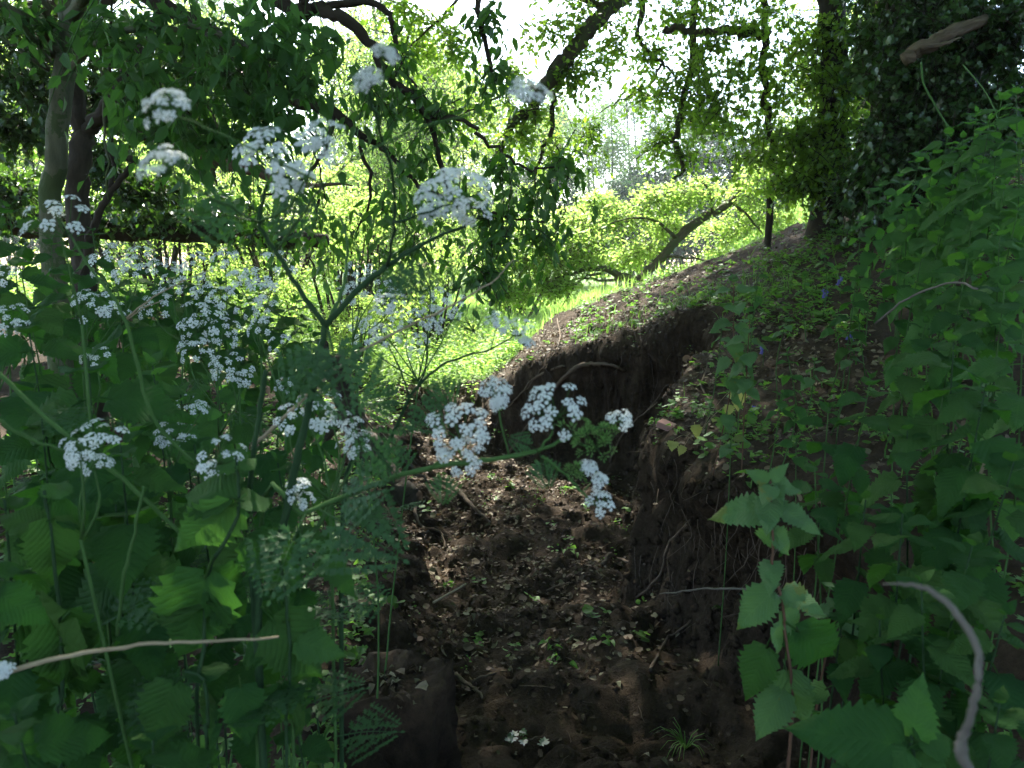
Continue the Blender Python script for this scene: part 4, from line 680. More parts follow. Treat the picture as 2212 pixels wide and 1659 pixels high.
# ------------------------------------------------------------------ nettles
NL = {}
for key, mt in (('nettle', 'nettle'), ('nettle_pale', 'nettle_pale'), ('deadnettle', 'deadnettle')):
    NL[key] = []
    for s in range(4):
        rg_ = np.random.default_rng(100 + s); wide = .46 if key == 'deadnettle' else (.40 if s % 2 else .36)
        NL[key].append(serrated(rg_, 10, wide, rg_.uniform(.15, .5), rg_.uniform(.1, .35)).mesh('leaf', M[mt]))
def nettle(top, label, L=.09, pairs=6, seed=0, kind='nettle', lean=None, group=None, name='nettle_plant', base=None, stem='stem', gap=.06, side=True, rot=None, flat=0, face=.45, big=1.1):
    rng = np.random.default_rng(seed + 500); top = np.array(top, float)
    if base is None:
        ln = lean if lean is not None else (rng.normal(0, .05), rng.uniform(0, .10)); bx_, by_ = top[0] + ln[0], top[1] + ln[1]; base = np.array([bx_, by_, min(gz(bx_, by_), top[2] - .1)])
    root = thing(name, label, 'nettle' if kind != 'deadnettle' else 'weed', base, group); b = np.zeros(3); t = top - base; H = np.linalg.norm(t)
    mid = t * .5 + np.array([rng.normal(0, .02), rng.normal(0, .02), 0]); P = cat([b, mid, t], 8); mb = MB(); tube(mb, P, [.0028, .0024, .0016], 6, .03); mb.build('stem', M[stem], root)
    s = np.concatenate([[0], np.cumsum(np.linalg.norm(np.diff(P, axis=0), axis=1))]); tot = s[-1]
    prof = [.28, .5, .78, 1, 1.05, 1.0, .95, .9, .85, .8, .8, .75, .7, .7]; gp = np.array([.0, .25, .45, .8, 1, 1, 1.05, 1.1, 1.1, 1.1, 1.1, 1.1, 1.1, 1.1]) * gap; elev = [60, 28, 0, -18, -32, -42, -48, -52, -55, -57, -58, -58, -58, -58]
    pr_ = np.array(prof); u = tot; a0 = rng.uniform(0, 3.14) if rot is None else rot
    for k in range(min(pairs, 14)):
        u -= gp[k]
        if u < .04: break
        p = np.array([np.interp(u, s, P[:, c]) for c in range(3)]); sdir_ = nrm(np.array([np.interp(u + .01, s, P[:, c]) for c in range(3)]) - p)
        for sgn in (0, math.pi):
            if k > 3 and rng.random() < .08: continue
            az = a0 + sgn + rng.normal(0, .15); el_ = math.radians(elev[k] + rng.normal(0, 9) - flat); hd = np.array([math.cos(az), math.sin(az), 0])
            d = hd * math.cos(el_) + UP * math.sin(el_); n_ = nrm(UP * math.cos(el_) - hd * math.sin(el_) + rng.normal(0, .14, 3) + face * nrm(EYE - base - p) * (1 if k > 1 else .3)); pr = pr_[k]
            ob('leaf', NL[kind][rng.integers(4)], root, frame_mat(d, n_, L * big * pr * rng.uniform(.85, 1.12), p))
        a0 += 1.57 + rng.normal(0, .12)
    return root
GL, GR = 'stinging nettles at the lower left', 'stinging nettles on the right bank'
left = [  # top px, py, Y, leaf length, pairs, material, rotation, label
 (30, 1540, .8, .10, 3, 'nettle', .4, 'nettle cut by the lower left corner'),
 (10, 1080, 1.0, .10, 4, 'nettle', .1, 'nettle entering from the left edge above the others'),
 (250, 1090, 1.25, .10, 5, 'nettle', .9, 'nettle in the shade behind the hanging leaves'),
 (190, 770, 1.35, .16, 2, 'nettle', .2, 'nettle with very large pale green leaves under the small white flowers'),
 (330, 790, 1.5, .11, 4, 'nettle_pale', 1.2, 'nettle among the small flower heads'),
 (60, 700, 1.5, .12, 5, 'nettle', .4, 'nettle with wide leaves at the left edge below the drooping umbel'),
 (390, 850, 1.6, .09, 5, 'nettle_pale', .8, 'pale nettle top behind the lower parsley umbels'),
 (40, 560, 1.8, .11, 6, 'nettle', .9, 'tall nettle at the left edge at the foot of the elder'),
 (150, 600, 2.0, .10, 6, 'nettle', .3, 'tall nettle in front of the smooth trunk'),
 (270, 640, 2.2, .09, 6, 'nettle', 1.3, 'nettle behind the long green parsley stem'),
 (20, 450, 2.3, .10, 7, 'nettle', .2, 'tallest nettle at the far left edge'),
 (330, 560, 2.6, .09, 7, 'nettle', .8, 'nettle behind the far cluster of white flowers'),
 (450, 820, 1.9, .09, 6, 'nettle_pale', .2, 'nettle with fresh leaves behind the dark parsley stem'),
 (560, 880, 1.7, .095, 6, 'nettle', 1.0, 'nettle between the two dark parsley stems'),
 (640, 760, 2.3, .08, 6, 'nettle', .5, 'nettle left of the stem fork'),
 (520, 700, 2.8, .085, 7, 'nettle', .1, 'shaded nettle behind the white umbels left of the fork'),
 (600, 1000, 1.5, .09, 6, 'nettle', .2, 'nettle behind the parsley leaf at the edge of the hollow'),
 (420, 960, 1.35, .10, 5, 'nettle', .6, 'nettle behind the upper left umbel cluster'),
 (90, 900, 1.3, .11, 5, 'nettle', 1.1, 'nettle with dim leaves at the left below the big pale leaves'),
 (260, 960, 1.15, .11, 4, 'nettle', .5, 'nettle right behind the large lower left umbel'),
 (200, 500, 2.8, .09, 7, 'nettle', 1.4, 'nettle beside the thin crooked stem'),
 (430, 600, 3.4, .085, 8, 'nettle', .4, 'nettle farther back in the left thicket'),
 (110, 520, 3.0, .10, 8, 'nettle', 1.0, 'nettle growing against the elder trunk'),
 (700, 900, 2.6, .08, 6, 'nettle', .9, 'nettle in front of the twisted dead stem'),
 (300, 1400, 1.15, .09, 4, 'nettle', 2.2, 'nettle in deep shade behind the straw'),
 (560, 1250, 1.25, .085, 5, 'nettle', 1.2, 'nettle in deep shade behind the cut dark stem'),
 (120, 1420, 1.1, .09, 4, 'nettle', .7, 'nettle in deep shade at the lower left'),
 (640, 1560, 1.15, .07, 4, 'nettle', .2, 'small nettle at the bottom left of the stump'),
 (330, 1600, .85, .09, 3, 'nettle', .9, 'nettle cut by the bottom frame edge'),
]
for q, (px, py, Y, L, pr, mt, rot, lab) in enumerate(left):
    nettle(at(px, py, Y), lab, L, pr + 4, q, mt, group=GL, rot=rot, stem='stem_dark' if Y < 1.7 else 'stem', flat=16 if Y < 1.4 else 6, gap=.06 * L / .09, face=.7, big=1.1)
right = [
 (2060, 740, 1.5, .12, 7, 'nettle', .25, 'tall nettle with long narrow arching top leaves on the right'),
 (1700, 760, 2.8, .07, 6, 'nettle_pale', .3, 'small nettle on the bank crest right of the reddish weed'),
 (1790, 880, 1.9, .09, 6, 'nettle', .2, 'nettle with a shining leaf in the middle of the bank'),
 (1880, 820, 1.8, .1, 7, 'nettle', .1, 'nettle with broad level leaves above the hanging ledge'),
 (1960, 930, 1.5, .1, 6, 'nettle', .9, 'nettle right of the one with broad level leaves'),
 (1760, 1010, 1.7, .09, 5, 'nettle', .1, 'nettle with round dark leaf hanging over the lower hollow'),
 (2130, 830, 1.4, .12, 6, 'nettle', .2, 'nettle with huge blurred leaves at the right edge'),
 (2190, 1000, 1.3, .12, 5, 'nettle', .5, 'dim nettle at the right frame edge, middle height'),
 (2070, 1000, 1.5, .1, 6, 'nettle', 1.1, 'dim nettle right of the middle of the bank'),
 (1950, 1110, 1.3, .11, 5, 'nettle', .3, 'nettle with broad dark leaves right of the weed before the black undercut'),
 (1870, 1080, 1.45, .09, 5, 'nettle', .9, 'nettle between the leaning weed and the broad dark leaves'),
 (2100, 1180, 1.2, .11, 4, 'nettle', .7, 'dark nettle above the top of the grey arching stalk'),
 (1990, 1260, 1.15, .1, 4, 'nettle', .2, 'nettle whose leaves meet the tip of the grey arching stalk'),
 (1900, 1340, 1.2, .085, 4, 'nettle', 1.2, 'nettle left inside the bend of the grey stalk'),
 (2170, 1330, 1.1, .1, 4, 'nettle', .2, 'nettle right of the bend of the grey stalk'),
 (2040, 1420, 1.15, .08, 4, 'nettle', .6, 'nettle behind the middle of the grey stalk'),
 (2160, 1520, 1.0, .09, 4, 'nettle', .9, 'nettle in the lower right corner'),
 (1820, 1330, 1.4, .075, 4, 'nettle', .3, 'small nettle over the straw litter on the bank'),
 (1860, 470, 3.6, .08, 8, 'nettle_pale', .2, 'nettle at the top of the bank below the ivy'),
 (1640, 560, 4.4, .06, 5, 'nettle_pale', .7, 'little nettle at the grassy bank crest'),
 (1850, 600, 3.0, .08, 6, 'nettle', .4, 'nettle beside the bluebells on the upper bank'),
 (1940, 560, 2.8, .09, 7, 'nettle', .1, 'nettle with a sunlit leaf on the upper bank'),
 (2090, 560, 2.2, .11, 7, 'nettle', .3, 'broad nettle in the right hand mass'),
 (2170, 620, 1.9, .12, 6, 'nettle', .8, 'broad nettle at the right frame edge'),
 (2000, 700, 2.2, .1, 7, 'nettle', .9, 'nettle behind the long narrow arching leaves'),
]
for q, (px, py, Y, L, pr, mt, rot, lab) in enumerate(right):
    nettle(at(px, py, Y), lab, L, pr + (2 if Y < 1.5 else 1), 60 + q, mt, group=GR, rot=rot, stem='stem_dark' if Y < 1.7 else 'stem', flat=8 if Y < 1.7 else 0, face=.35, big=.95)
ordw = ['first', 'second', 'third', 'fourth', 'fifth', 'sixth', 'seventh', 'eighth', 'ninth', 'tenth', 'eleventh', 'twelfth', 'thirteenth', 'fourteenth']
for q, (px, py, Y) in enumerate([(1905, 395, 4.0), (1945, 375, 3.8), (1985, 345, 3.6), (2020, 325, 3.4), (2050, 285, 3.3), (2080, 300, 3.1), (2110, 245, 3.2), (2140, 260, 2.9), (2165, 210, 3.0), (2195, 195, 2.8), (2205, 300, 2.6), (2150, 340, 2.7)]):
    nettle(at(px, py, Y), 'tall nettle top, %s from the left in the row along the bank skyline' % ordw[q], .1, 10, 100 + q, 'nettle_pale', group='nettles along the skyline of the bank')  # light from the sky painted in by the paler leaf colour
for q, (px, py, Y) in enumerate([(1960, 450, 3.4), (2010, 430, 3.2), (2060, 400, 3.0), (2110, 370, 2.8), (2170, 400, 2.5), (2030, 500, 2.8), (2100, 470, 2.5), (2160, 500, 2.3), (2200, 450, 2.4), (1990, 560, 2.6), (2050, 620, 2.3), (2210, 700, 1.7)]):
    nettle(at(px, py, Y), 'nettle of the dense mass below the right skyline, %s counted from the top' % ordw[q], .1, 9, 120 + q, 'nettle_pale', group='nettles in the dense mass below the right skyline')  # paler leaf colour stands in for skylight on this mass
for q, (px, py, Y) in enumerate([(1560, 700, 3.6), (1640, 640, 4.2), (1700, 690, 3.8), (1740, 600, 4.4), (1760, 780, 3.0), (1800, 680, 3.6), (1620, 810, 3.2), (1690, 850, 2.8), (1840, 740, 3.0), (1780, 540, 4.6), (1580, 930, 2.9), (1720, 940, 2.5)]):
    nettle(at(px, py, Y), 'low seedling nettle on the littered bank, %s counted from the cliff end' % ordw[q], .06, 4, 190 + q, 'nettle_pale' if q % 2 else 'deadnettle', group='seedling nettles on the littered bank', gap=.045)
for q, (px, py, Y) in enumerate([(130, 600, 3.4), (190, 585, 3.8), (245, 610, 3.3), (290, 590, 4.0), (340, 615, 3.5), (385, 600, 4.2), (430, 640, 3.4), (475, 610, 4.0), (520, 650, 3.6), (560, 625, 4.2), (600, 670, 3.5), (640, 650, 4.1), (670, 720, 3.6), (300, 680, 2.9)]):
    nettle(at(px, py, Y), 'shaded nettle behind the far white flowers, %s from the left' % ordw[q], .115, 11, 160 + q, 'nettle', group='nettles behind the far white flowers', face=.5, big=1.15)
# dead-nettle weeds with reddish stems
def traced(label, stem_pts, leaves, kind='nettle', name='nettle_plant', group=None, stem='stem_dark', r=(.0032, .0022), Y=1.0, seed=0, wide=.1):
    """a plant whose every leaf is given as stalk end and tip: (bx, by, tx, ty[, kind[, depth change at the tip]])"""
    rng = np.random.default_rng(seed + 40); top = at(*stem_pts[0], Y); b2 = at(*stem_pts[-1], Y); g_ = np.array([b2[0], b2[1] + .03, gz(b2[0], b2[1] + .03)])
    root = thing(name, label, 'nettle' if kind != 'deadnettle' else 'weed', g_, group); mb = MB(); P = [at(px, py, Y) for px, py in stem_pts]
    if g_[2] < P[-1][2] - .03: P = P + [g_]
    tube(mb, cat(shifted(root, P), 5, .0008), [r[1], r[0]], 6, .04); mb.build('stem', M[stem], root)
    for lf_ in leaves:
        bx_, by_, tx, ty = lf_[:4]; kd = lf_[4] if len(lf_) > 4 and lf_[4] else kind; dy = lf_[5] if len(lf_) > 5 else rng.uniform(-.03, .02)
        a, t = at(bx_, by_, Y + rng.uniform(-.01, .01)), at(tx, ty, Y + dy); ln = np.linalg.norm(t - a); d = (t - a) / ln; v = nrm(EYE - a); n_ = nrm(v + UP * .5 + rng.normal(0, .3, 3)); sc_ = ln / 1.0
        a2 = a - d * sc_ * .2; Mx = frame_mat(d, n_, 1, a2 - g_)
        for i_ in range(3):
            Mx[i_][0] *= sc_ * (.74 if kd == 'deadnettle' else .92); Mx[i_][1] *= sc_; Mx[i_][2] *= sc_
        ob('leaf', NL[kd][rng.integers(4)], root, Mx)
    return root
traced('weed with toothed heart shaped leaves on a leaning stem before the black undercut', [(1665, 1040), (1667, 1140), (1672, 1230), (1690, 1300), (1700, 1400), (1712, 1500), (1705, 1620)],
       [(1660, 1040, 1610, 1014), (1668, 1036, 1700, 1000), (1672, 1048, 1738, 1058), (1665, 1050, 1650, 1085, None, -.05), (1672, 1050, 1690, 1082, None, -.04), (1650, 1100, 1533, 1110), (1690, 1100, 1784, 1148), (1668, 1075, 1655, 1145, None, -.06),
        (1670, 1150, 1722, 1200), (1668, 1150, 1640, 1190, None, .05), (1668, 1212, 1662, 1284, None, -.04), (1668, 1278, 1580, 1362), (1692, 1275, 1788, 1322), (1690, 1318, 1748, 1366, None, .04), (1672, 1355, 1700, 1430), (1722, 1362, 1836, 1448, 'nettle', .05), (1655, 1400, 1600, 1522, 'nettle'), (1700, 1450, 1742, 1582), (1690, 1492, 1632, 1606)],
       'deadnettle', 'dead_nettle', None, 'stem_red', (.003, .0018), 1.15, 1)
traced('nettle with a bright pointed top leaf just left of the lowest white umbel', [(510, 985), (515, 1060), (508, 1130), (450, 1240), (440, 1400), (430, 1640)],
       [(505, 1090, 370, 1206, 'nettle_pale'), (512, 1010, 470, 960, 'nettle_pale', .05), (516, 1010, 560, 985, 'nettle_pale', .04), (500, 1075, 372, 1040, None, .05), (520, 1090, 600, 1060, 'nettle_pale', .06), (445, 1245, 372, 1452), (455, 1260, 560, 1330, None, .08), (440, 1300, 330, 1260, None, .1)], group=GL, Y=.97, seed=2)
traced('nettle with two broad leaves reaching right over the edge of the hollow', [(560, 1150), (600, 1200), (620, 1330), (625, 1480), (620, 1640)],
       [(540, 1162, 655, 1278), (690, 1205, 792, 1280), (590, 1340, 715, 1482), (600, 1352, 480, 1420, None, .06), (640, 1385, 755, 1418, 'nettle_pale'), (575, 1165, 640, 1130, 'nettle_pale'), (610, 1480, 560, 1620, None, .02), (630, 1490, 700, 1560, None, .08)], group=GL, Y=1.0, seed=3)
traced('low dark nettle whose heart shaped leaves hang below the right end of the straw', [(400, 1450), (440, 1470), (450, 1560), (450, 1680)], [(375, 1478, 312, 1640), (520, 1485, 540, 1622), (440, 1470, 470, 1400, None, .08), (470, 1560, 420, 1660, None, .05)], group=GL, Y=.95, seed=4)
traced('nettle with very large hanging leaves near the left frame edge', [(95, 1060), (105, 1130), (130, 1330), (135, 1500), (130, 1660)], [(110, 1122, 122, 1285), (85, 1135, -15, 1105), (120, 1120, 215, 1090, None, .08), (122, 1330, 152, 1512), (135, 1340, 60, 1420, None, .1), (110, 1075, 150, 1020, 'nettle_pale', .05), (150, 1400, 235, 1440, None, .1)], group=GL, Y=.98, seed=5)
traced('nettle with one lit leaf entering from the left edge above the straw', [(-10, 1240), (-5, 1400), (0, 1660)], [(-5, 1285, 118, 1345), (-10, 1240, 60, 1200, None, .06), (0, 1560, 70, 1640)], group=GL, Y=.88, seed=6)
traced('bright fresh nettle top at the lower right beside the grey arching stalk', [(1968, 1590), (1975, 1640), (1985, 1760)], [(1972, 1592, 1985, 1470, 'nettle_pale'), (1985, 1600, 2082, 1590, None, .02), (1960, 1602, 1880, 1545, None, .05), (1950, 1612, 1700, 1565, None, .02), (1960, 1620, 1850, 1700, 'nettle_pale', -.04), (1985, 1622, 2060, 1690, 'nettle_pale', -.03), (1940, 1640, 1780, 1680, None, -.02)], group=GR, Y=.95, seed=7)
nettle(at(1585, 600, 3.1), 'upright reddish stemmed weed on the brink above the cliff', .085, 10, 202, 'deadnettle', name='dead_nettle', stem='stem_red', gap=.07, rot=.1, flat=-5)
nettle(at(1620, 690, 2.9), 'shorter weed with drooping leaves right of the reddish stemmed one', .07, 7, 203, 'deadnettle', name='dead_nettle', stem='stem_red', gap=.05, rot=.8)
nettle(at(1820, 1270, 1.5), 'weed with a yellow spotted round leaf on the littered bank', .06, 4, 204, 'deadnettle', name='dead_nettle', stem='stem_red', gap=.05, rot=.8)
# weed with pale yellow leaves at the corner of the bank
yb, _n = hit(1500, 955); yw = thing('yellow_weed', 'small weed with pale yellow leaves and thin stalks at the corner of the bank', 'weed', yb)
me = serrated(np.random.default_rng(3), 6, .45, .3, .2).mesh('leaf', M['yellow'])
for px, py, s, el_ in ((1500, 912, .07, -60), (1455, 950, .07, -20), (1480, 960, .055, -50), (1545, 905, .04, 0), (1590, 830, .11, -70), (1577, 870, .06, -60)):
    p = at(px, py, yb[1] - .05) - yb; mb = MB(); tube(mb, cat([np.zeros(3), p * .5 + [0, 0, .03], p], 4), [.002, .0012], 4); mb.build('stalk', M['straw'], yw)
    a = R.uniform(3.6, 5.8); e_ = math.radians(el_); ob('leaf', me, yw, frame_mat([math.cos(a) * math.cos(e_), math.sin(a) * math.cos(e_), math.sin(e_)], [math.cos(a) * .3, -.6, .8], s, p))
# bluebells
for q, (px, py, lab) in enumerate([(1648, 745, 'lowest bluebell, beside the reddish stemmed weed'), (1838, 718, 'bluebell on a straight stalk in the middle of the bank'), (1815, 598, 'bluebell with a bright head near the sunlit leaf'), (1780, 625, 'faint bluebell left of the bright one'), (1862, 398, 'bluebell under the ivy at the top of the bank'), (1885, 385, 'second bluebell under the ivy at the top of the bank'), (1625, 880, 'small bluebell low by the cliff edge'), (1950, 575, 'bluebell among the nettles right of the sunlit leaf')]):
    g_, _n = hit(px, py + 45); tpp = at(px, py, g_[1]); r_ = thing('bluebell', lab, 'flower', g_, 'bluebells scattered on the bank'); d = tpp - g_; mb = MB(); tube(mb, cat([np.zeros(3), d * .6 + [.004, 0, 0], d, d + [.012, 0, -.006]], 4), [.002, .0014], 5); mb.build('stalk', M['stem'], r_)
    for k in range(5):
        mb = MB(); V = []; n_ = 6
        for i_, (rr2, zz) in enumerate(((.001, 0), (.0045, -.003), (.0048, -.010), (.0085, -.0155))):
            for j_ in range(n_): V.append([rr2 * math.cos(j_ / n_ * 6.283), rr2 * math.sin(j_ / n_ * 6.283), zz])
        Fq = [[i_ * n_ + j_, i_ * n_ + (j_ + 1) % n_, (i_ + 1) * n_ + (j_ + 1) % n_, (i_ + 1) * n_ + j_] for i_ in range(3) for j_ in range(n_)]; mb.add(V, np.array(Fq))
        o = mb.build('bell', M['blue'], r_); o.location = Vector(d + [R.normal(0, .006), R.normal(0, .006), .004 - k * .009]); o.rotation_euler = (R.normal(0, .5), R.normal(0, .5), 0); s_ = 1.0 if g_[1] < 4 else 1.35; o.scale = (s_, s_, s_)

# ------------------------------------------------------------------ cow parsley
def umbellet_mesh(rng, r=.0085, n=15, m='petal', name='umbellet'):
    mb = MB(); us = []
    for i in range(n):
        rr = math.sqrt((i + .5) / n); a = i * 2.4 + rng.normal(0, .2); us.append(np.array([math.cos(a) * rr * r, math.sin(a) * rr * r, (1 - rr ** 2) * r * .45 + rng.normal(0, .0006)]))
    for u in us:
        nn = nrm(np.array([u[0] * .5, u[1] * .5, r * .7]) + rng.normal(0, .0012, 3)); x = nrm(np.cross(nn, [.2, 1, .1])); y = np.cross(nn, x); s = r * rng.uniform(.2, .29); a0 = rng.uniform(0, 6)
        for k in range(5):
            a = a0 + k * 1.2566; c_, s2 = math.cos(a), math.sin(a); d = x * c_ + y * s2; l = np.cross(nn, d); q = 1.25 if k == 0 else 1
            mb.add([u, u + (d * .62 - l * .42) * s * q + nn * s * .1, u + d * s * 1.08 * q, u + (d * .62 + l * .42) * s * q + nn * s * .1], np.array([[0, 1, 2, 3]]))
    return mb.mesh(name, M[m], False)
UM = [umbellet_mesh(np.random.default_rng(s), .0095, 15) for s in range(3)]
def fruit_mesh(rng):
    mb = MB()
    for i in range(9):
        rr = math.sqrt((i + .5) / 9); a = i * 2.4; d = nrm([math.cos(a) * rr, math.sin(a) * rr, .8]); p = d * .010; x = nrm(np.cross(d, [.1, .3, .9])); y = np.cross(d, x); r = .0012; b = p * .35
        mb.add([b, p + x * r, p + y * r, p - x * r, p - y * r, p + d * .004], np.array([[0, 1, 2], [0, 2, 3], [0, 3, 4], [0, 4, 1], [1, 5, 2], [2, 5, 3], [3, 5, 4], [4, 5, 1]]))
    return mb.mesh('umbellet', M['bud'], False)
FR = fruit_mesh(R)
def umbel(root, p, width, seed, axis=UP, kind='flower', n=15, dens=1.0, tilt=.22):
    rng = np.random.default_rng(seed + 900); width = width * 1.12; axis = nrm(np.array(axis) - [0, .45, 0] + rng.normal(0, tilt, 3)); x = nrm(np.cross(axis, [.3, .9, .1])); y = np.cross(axis, x); Rr = width / 2; mb = MB(); tips = []
    for i in range(n):
        rr = math.sqrt((i + .4) / n) * rng.uniform(.8, 1.2); a = i * 2.4 + rng.normal(0, .35); th = rr * 1.15;  d = axis * math.cos(th) + (x * math.cos(a) + y * math.sin(a)) * math.sin(th); L = Rr * 1.12 * rng.uniform(.88, 1.08)
        t = d * L; tips.append((t, nrm(d + axis * .5))); tube(mb, cat([np.zeros(3), t * .5 + (d - axis) * L * .08, t], 3), [.0009, .0006], 3)
    u = mb.build('umbel', M['stem'], root); u.location = Vector(p - axis * Rr * .75)
    me = FR if kind == 'fruit' else None; us = .0095; s = max(.75, min(1.35, width / .08)) * dens
    for t, d in tips: ob('umbellet', me or UM[rng.integers(3)], u, frame_mat(nrm(np.cross(d, [math.cos(rng.uniform(0, 6)), math.sin(rng.uniform(0, 6)), .3])), d, s * rng.uniform(.8, 1.15), t))
    return u
def pinna(rng, n=7, L=1.0):                                   # ferny leaf piece, lobed leaflets both sides
    V, D, N, S = [], [], [], []
    return V
def fern_mesh(rng, pairs=7):
    mb = MB(); P, D, N, S = [], [], [], []; tube(mb, cat([[0, 0, 0], [0, .5, .03], [0, 1, -.06]], 4), [.012, .004], 3)
    for i in range(pairs):
        y = .22 + .74 * i / pairs; ln = .48 * (1 - i / pairs) ** .8 + .05
        for sg in (-1, 1):
            d = nrm([sg * .85, .5, .05]); base = np.array([0, y, .02]); tube(mb, [base, base + d * ln], [.005, .002], 3, cap=False); m_ = max(2, int(ln * 9))
            for j in range(m_):
                u = (j + .6) / m_; c_ = base + d * ln * u + [0, 0, -.05 * u * u]; l2 = .16 * (1 - .5 * u) * (ln / .5) ** .5 + .02
                for s2 in (-1, 1):
                    pr = np.array([-d[1], d[0], 0]) * s2; P.append(c_); D.append(nrm(d * .6 + pr * .8 + [0, 0, rng.normal(0, .12)])); N.append(nrm(UP + rng.normal(0, .18, 3))); S.append(l2)
            P.append(base + d * ln * .95); D.append(d); N.append(UP); S.append(.06)
    P.append([0, .97, -.05]); D.append([0, 1, -.1]); N.append(UP); S.append(.09)
    lob = T_lobe([(0, 0), (-.14, .2), (-.34, .45), (-.1, .44), (-.24, .75), (-.06, .7), (0, 1), (.06, .7), (.24, .75), (.1, .44), (.34, .45), (.14, .2)], .03)
    place_leaves(mb, lob, P, D, N, S); return mb.mesh('leaf', M['parsley'], False)
FM = [fern_mesh(np.random.default_rng(s), 7 + s) for s in range(3)]
def stemtube(root, pts, r, m='stem', name='stem', n=5, k=7):
    mb = MB(); P = cat(shifted(root, pts), n, .0008); tube(mb, P, r, k, .03); mb.build(name, M[m], root); return P
def gpt(p): return np.array([p[0], p[1], gz(p[0], p[1])])
PW = lambda w_, Y: w_ * Y / FPX
def fern(root, p, d, n_, s): ob('leaf', FM[R.integers(3)], root, frame_mat(d, n_, s, np.asarray(p) - np.array(root.location)))

b = gpt(at(560, 1400, 1.0)); pm = thing('cow_parsley', 'tallest cow parsley with thick dark forked stem rising through the centre left', 'cow parsley', b)
stemtube(pm, [b] + ptsY([(555, 1350, 1.0), (600, 1180, 1.0), (640, 1000, 1.0), (665, 880, 1.0), (690, 770, 1.0), (703, 705, 1.0)]), [.0062, .0055, .005, .0042], 'stem_dark')
for pts, r, m_ in (([(703, 705, 1.0), (770, 630, 1.0), (835, 575, 1.0)], [.0046, .0038], 'stem_dark'), ([(835, 575, 1.0), (900, 535, 1.02), (1000, 490, 1.05), (1040, 465, 1.06)], [.0032, .002], 'stem_dark'), ([(835, 575, 1.0), (850, 500, .95), (850, 400, .9), (820, 280, .82), (795, 200, .78)], [.0022, .0016], 'stem_dark'),
                 ([(703, 705, 1.0), (650, 630, 1.0), (600, 550, 1.0), (560, 480, 1.0), (575, 400, 1.0)], [.0042, .003, .002], 'stem_dark'), ([(560, 480, 1.0), (620, 450, .98), (660, 390, .98), (685, 320, .98)], [.0018, .0012], 'stem'), ([(715, 690, 1.0), (745, 600, 1.1), (750, 520, 1.15), (735, 470, 1.2)], [.003, .0015], 'stem'),
                 ([(850, 480, .93), (920, 460, .9), (975, 440, .9)], [.0018, .0012], 'stem_dark'), ([(560, 480, 1.0), (480, 440, .8), (380, 380, .7), (350, 360, .68)], [.0016, .001], 'stem'), ([(600, 540, 1.0), (700, 400, .8), (850, 300, .75), (1100, 220, .74)], [.0014, .001], 'stem'), ([(700, 400, .8), (500, 300, .74), (365, 240, .7)], [.0012, .0009], 'stem'), ([(820, 280, .82), (830, 180, .78), (825, 130, .76)], [.0014, .001], 'stem')):
    stemtube(pm, ptsY(pts), r, m_, 'branch')
for q, (px, py, w_, Y, d_) in enumerate([(600, 325, 165, .98, 1.1), (690, 285, 80, .98, 1), (985, 400, 130, .95, 1.15), (935, 440, 70, .93, 1), (350, 225, 84, .68, .85), (345, 345, 84, .68, .8), (1145, 190, 74, .74, .85), (795, 165, 56, .78, .7), (830, 110, 46, .76, .7), (1010, 455, 70, 1.05, 1), (640, 380, 70, 1.0, 1)]):
    umbel(pm, shifted(pm, at(px, py, Y)), PW(w_, Y), q, dens=d_, axis=(0, -.35, 1))
for px, py, d, s in ((705, 700, (.25, -.2, -.9), .13), (700, 720, (-.3, -.3, -.8), .1), (835, 575, (.5, -.3, -.3), .08), (560, 480, (-.6, -.2, .1), .1), (560, 470, (.7, -.2, 0), .09)):
    fern(pm, at(px, py, 1.0), d, (0, -.8, .5), s)

b = gpt(at(500, 1300, 1.05)); pn = thing('cow_parsley', 'cow parsley with a long green branch reaching right across the hollow to hanging umbels', 'cow parsley', b)
stemtube(pn, [b] + ptsY([(560, 1180, 1.05), (655, 1112, 1.0), (740, 1075, .98), (860, 1028, .96), (960, 1005, .95), (1060, 993, .95), (1160, 975, .95)]), [.004, .0036, .0034, .003], 'stem')
for pts, r in (([(1160, 975), (1220, 950), (1290, 925), (1330, 915)], [.0026, .0012]), ([(1170, 985), (1215, 1020), (1260, 1065), (1285, 1090)], [.0022, .0012]), ([(1160, 975), (1190, 940), (1200, 915)], [.002, .0012]), ([(930, 1012), (960, 990), (990, 970)], [.002, .0012]), ([(1100, 985), (1080, 900), (1070, 860)], [.0012, .0008]), ([(1260, 1060), (1285, 1030), (1285, 1010)], [.001, .0007])):
    stemtube(pn, [at(p[0], p[1], .95) for p in pts], r, 'stem', 'branch')
for q, (px, py, w_, d_, k_) in enumerate([(1195, 875, 120, 1.0, 'flower'), (990, 925, 130, 1.0, 'flower'), (1000, 975, 90, .9, 'flower'), (1068, 840, 62, .9, 'flower'), (1075, 870, 30, .8, 'flower'), (1341, 900, 48, .9, 'flower'), (1272, 1008, 30, .9, 'flower'), (1296, 1032, 28, .9, 'flower'), (1297, 1080, 56, 1, 'flower'), (1240, 1020, 28, .9, 'fruit'), (1280, 950, 75, 1.1, 'fruit'), (1250, 925, 60, 1, 'fruit'), (1310, 945, 50, 1, 'fruit')]):
    umbel(pn, shifted(pn, at(px, py, .95)), PW(w_, .95), 30 + q, dens=d_, kind=k_, axis=(0, -.25, 1), n=15 if w_ > 60 else 8)
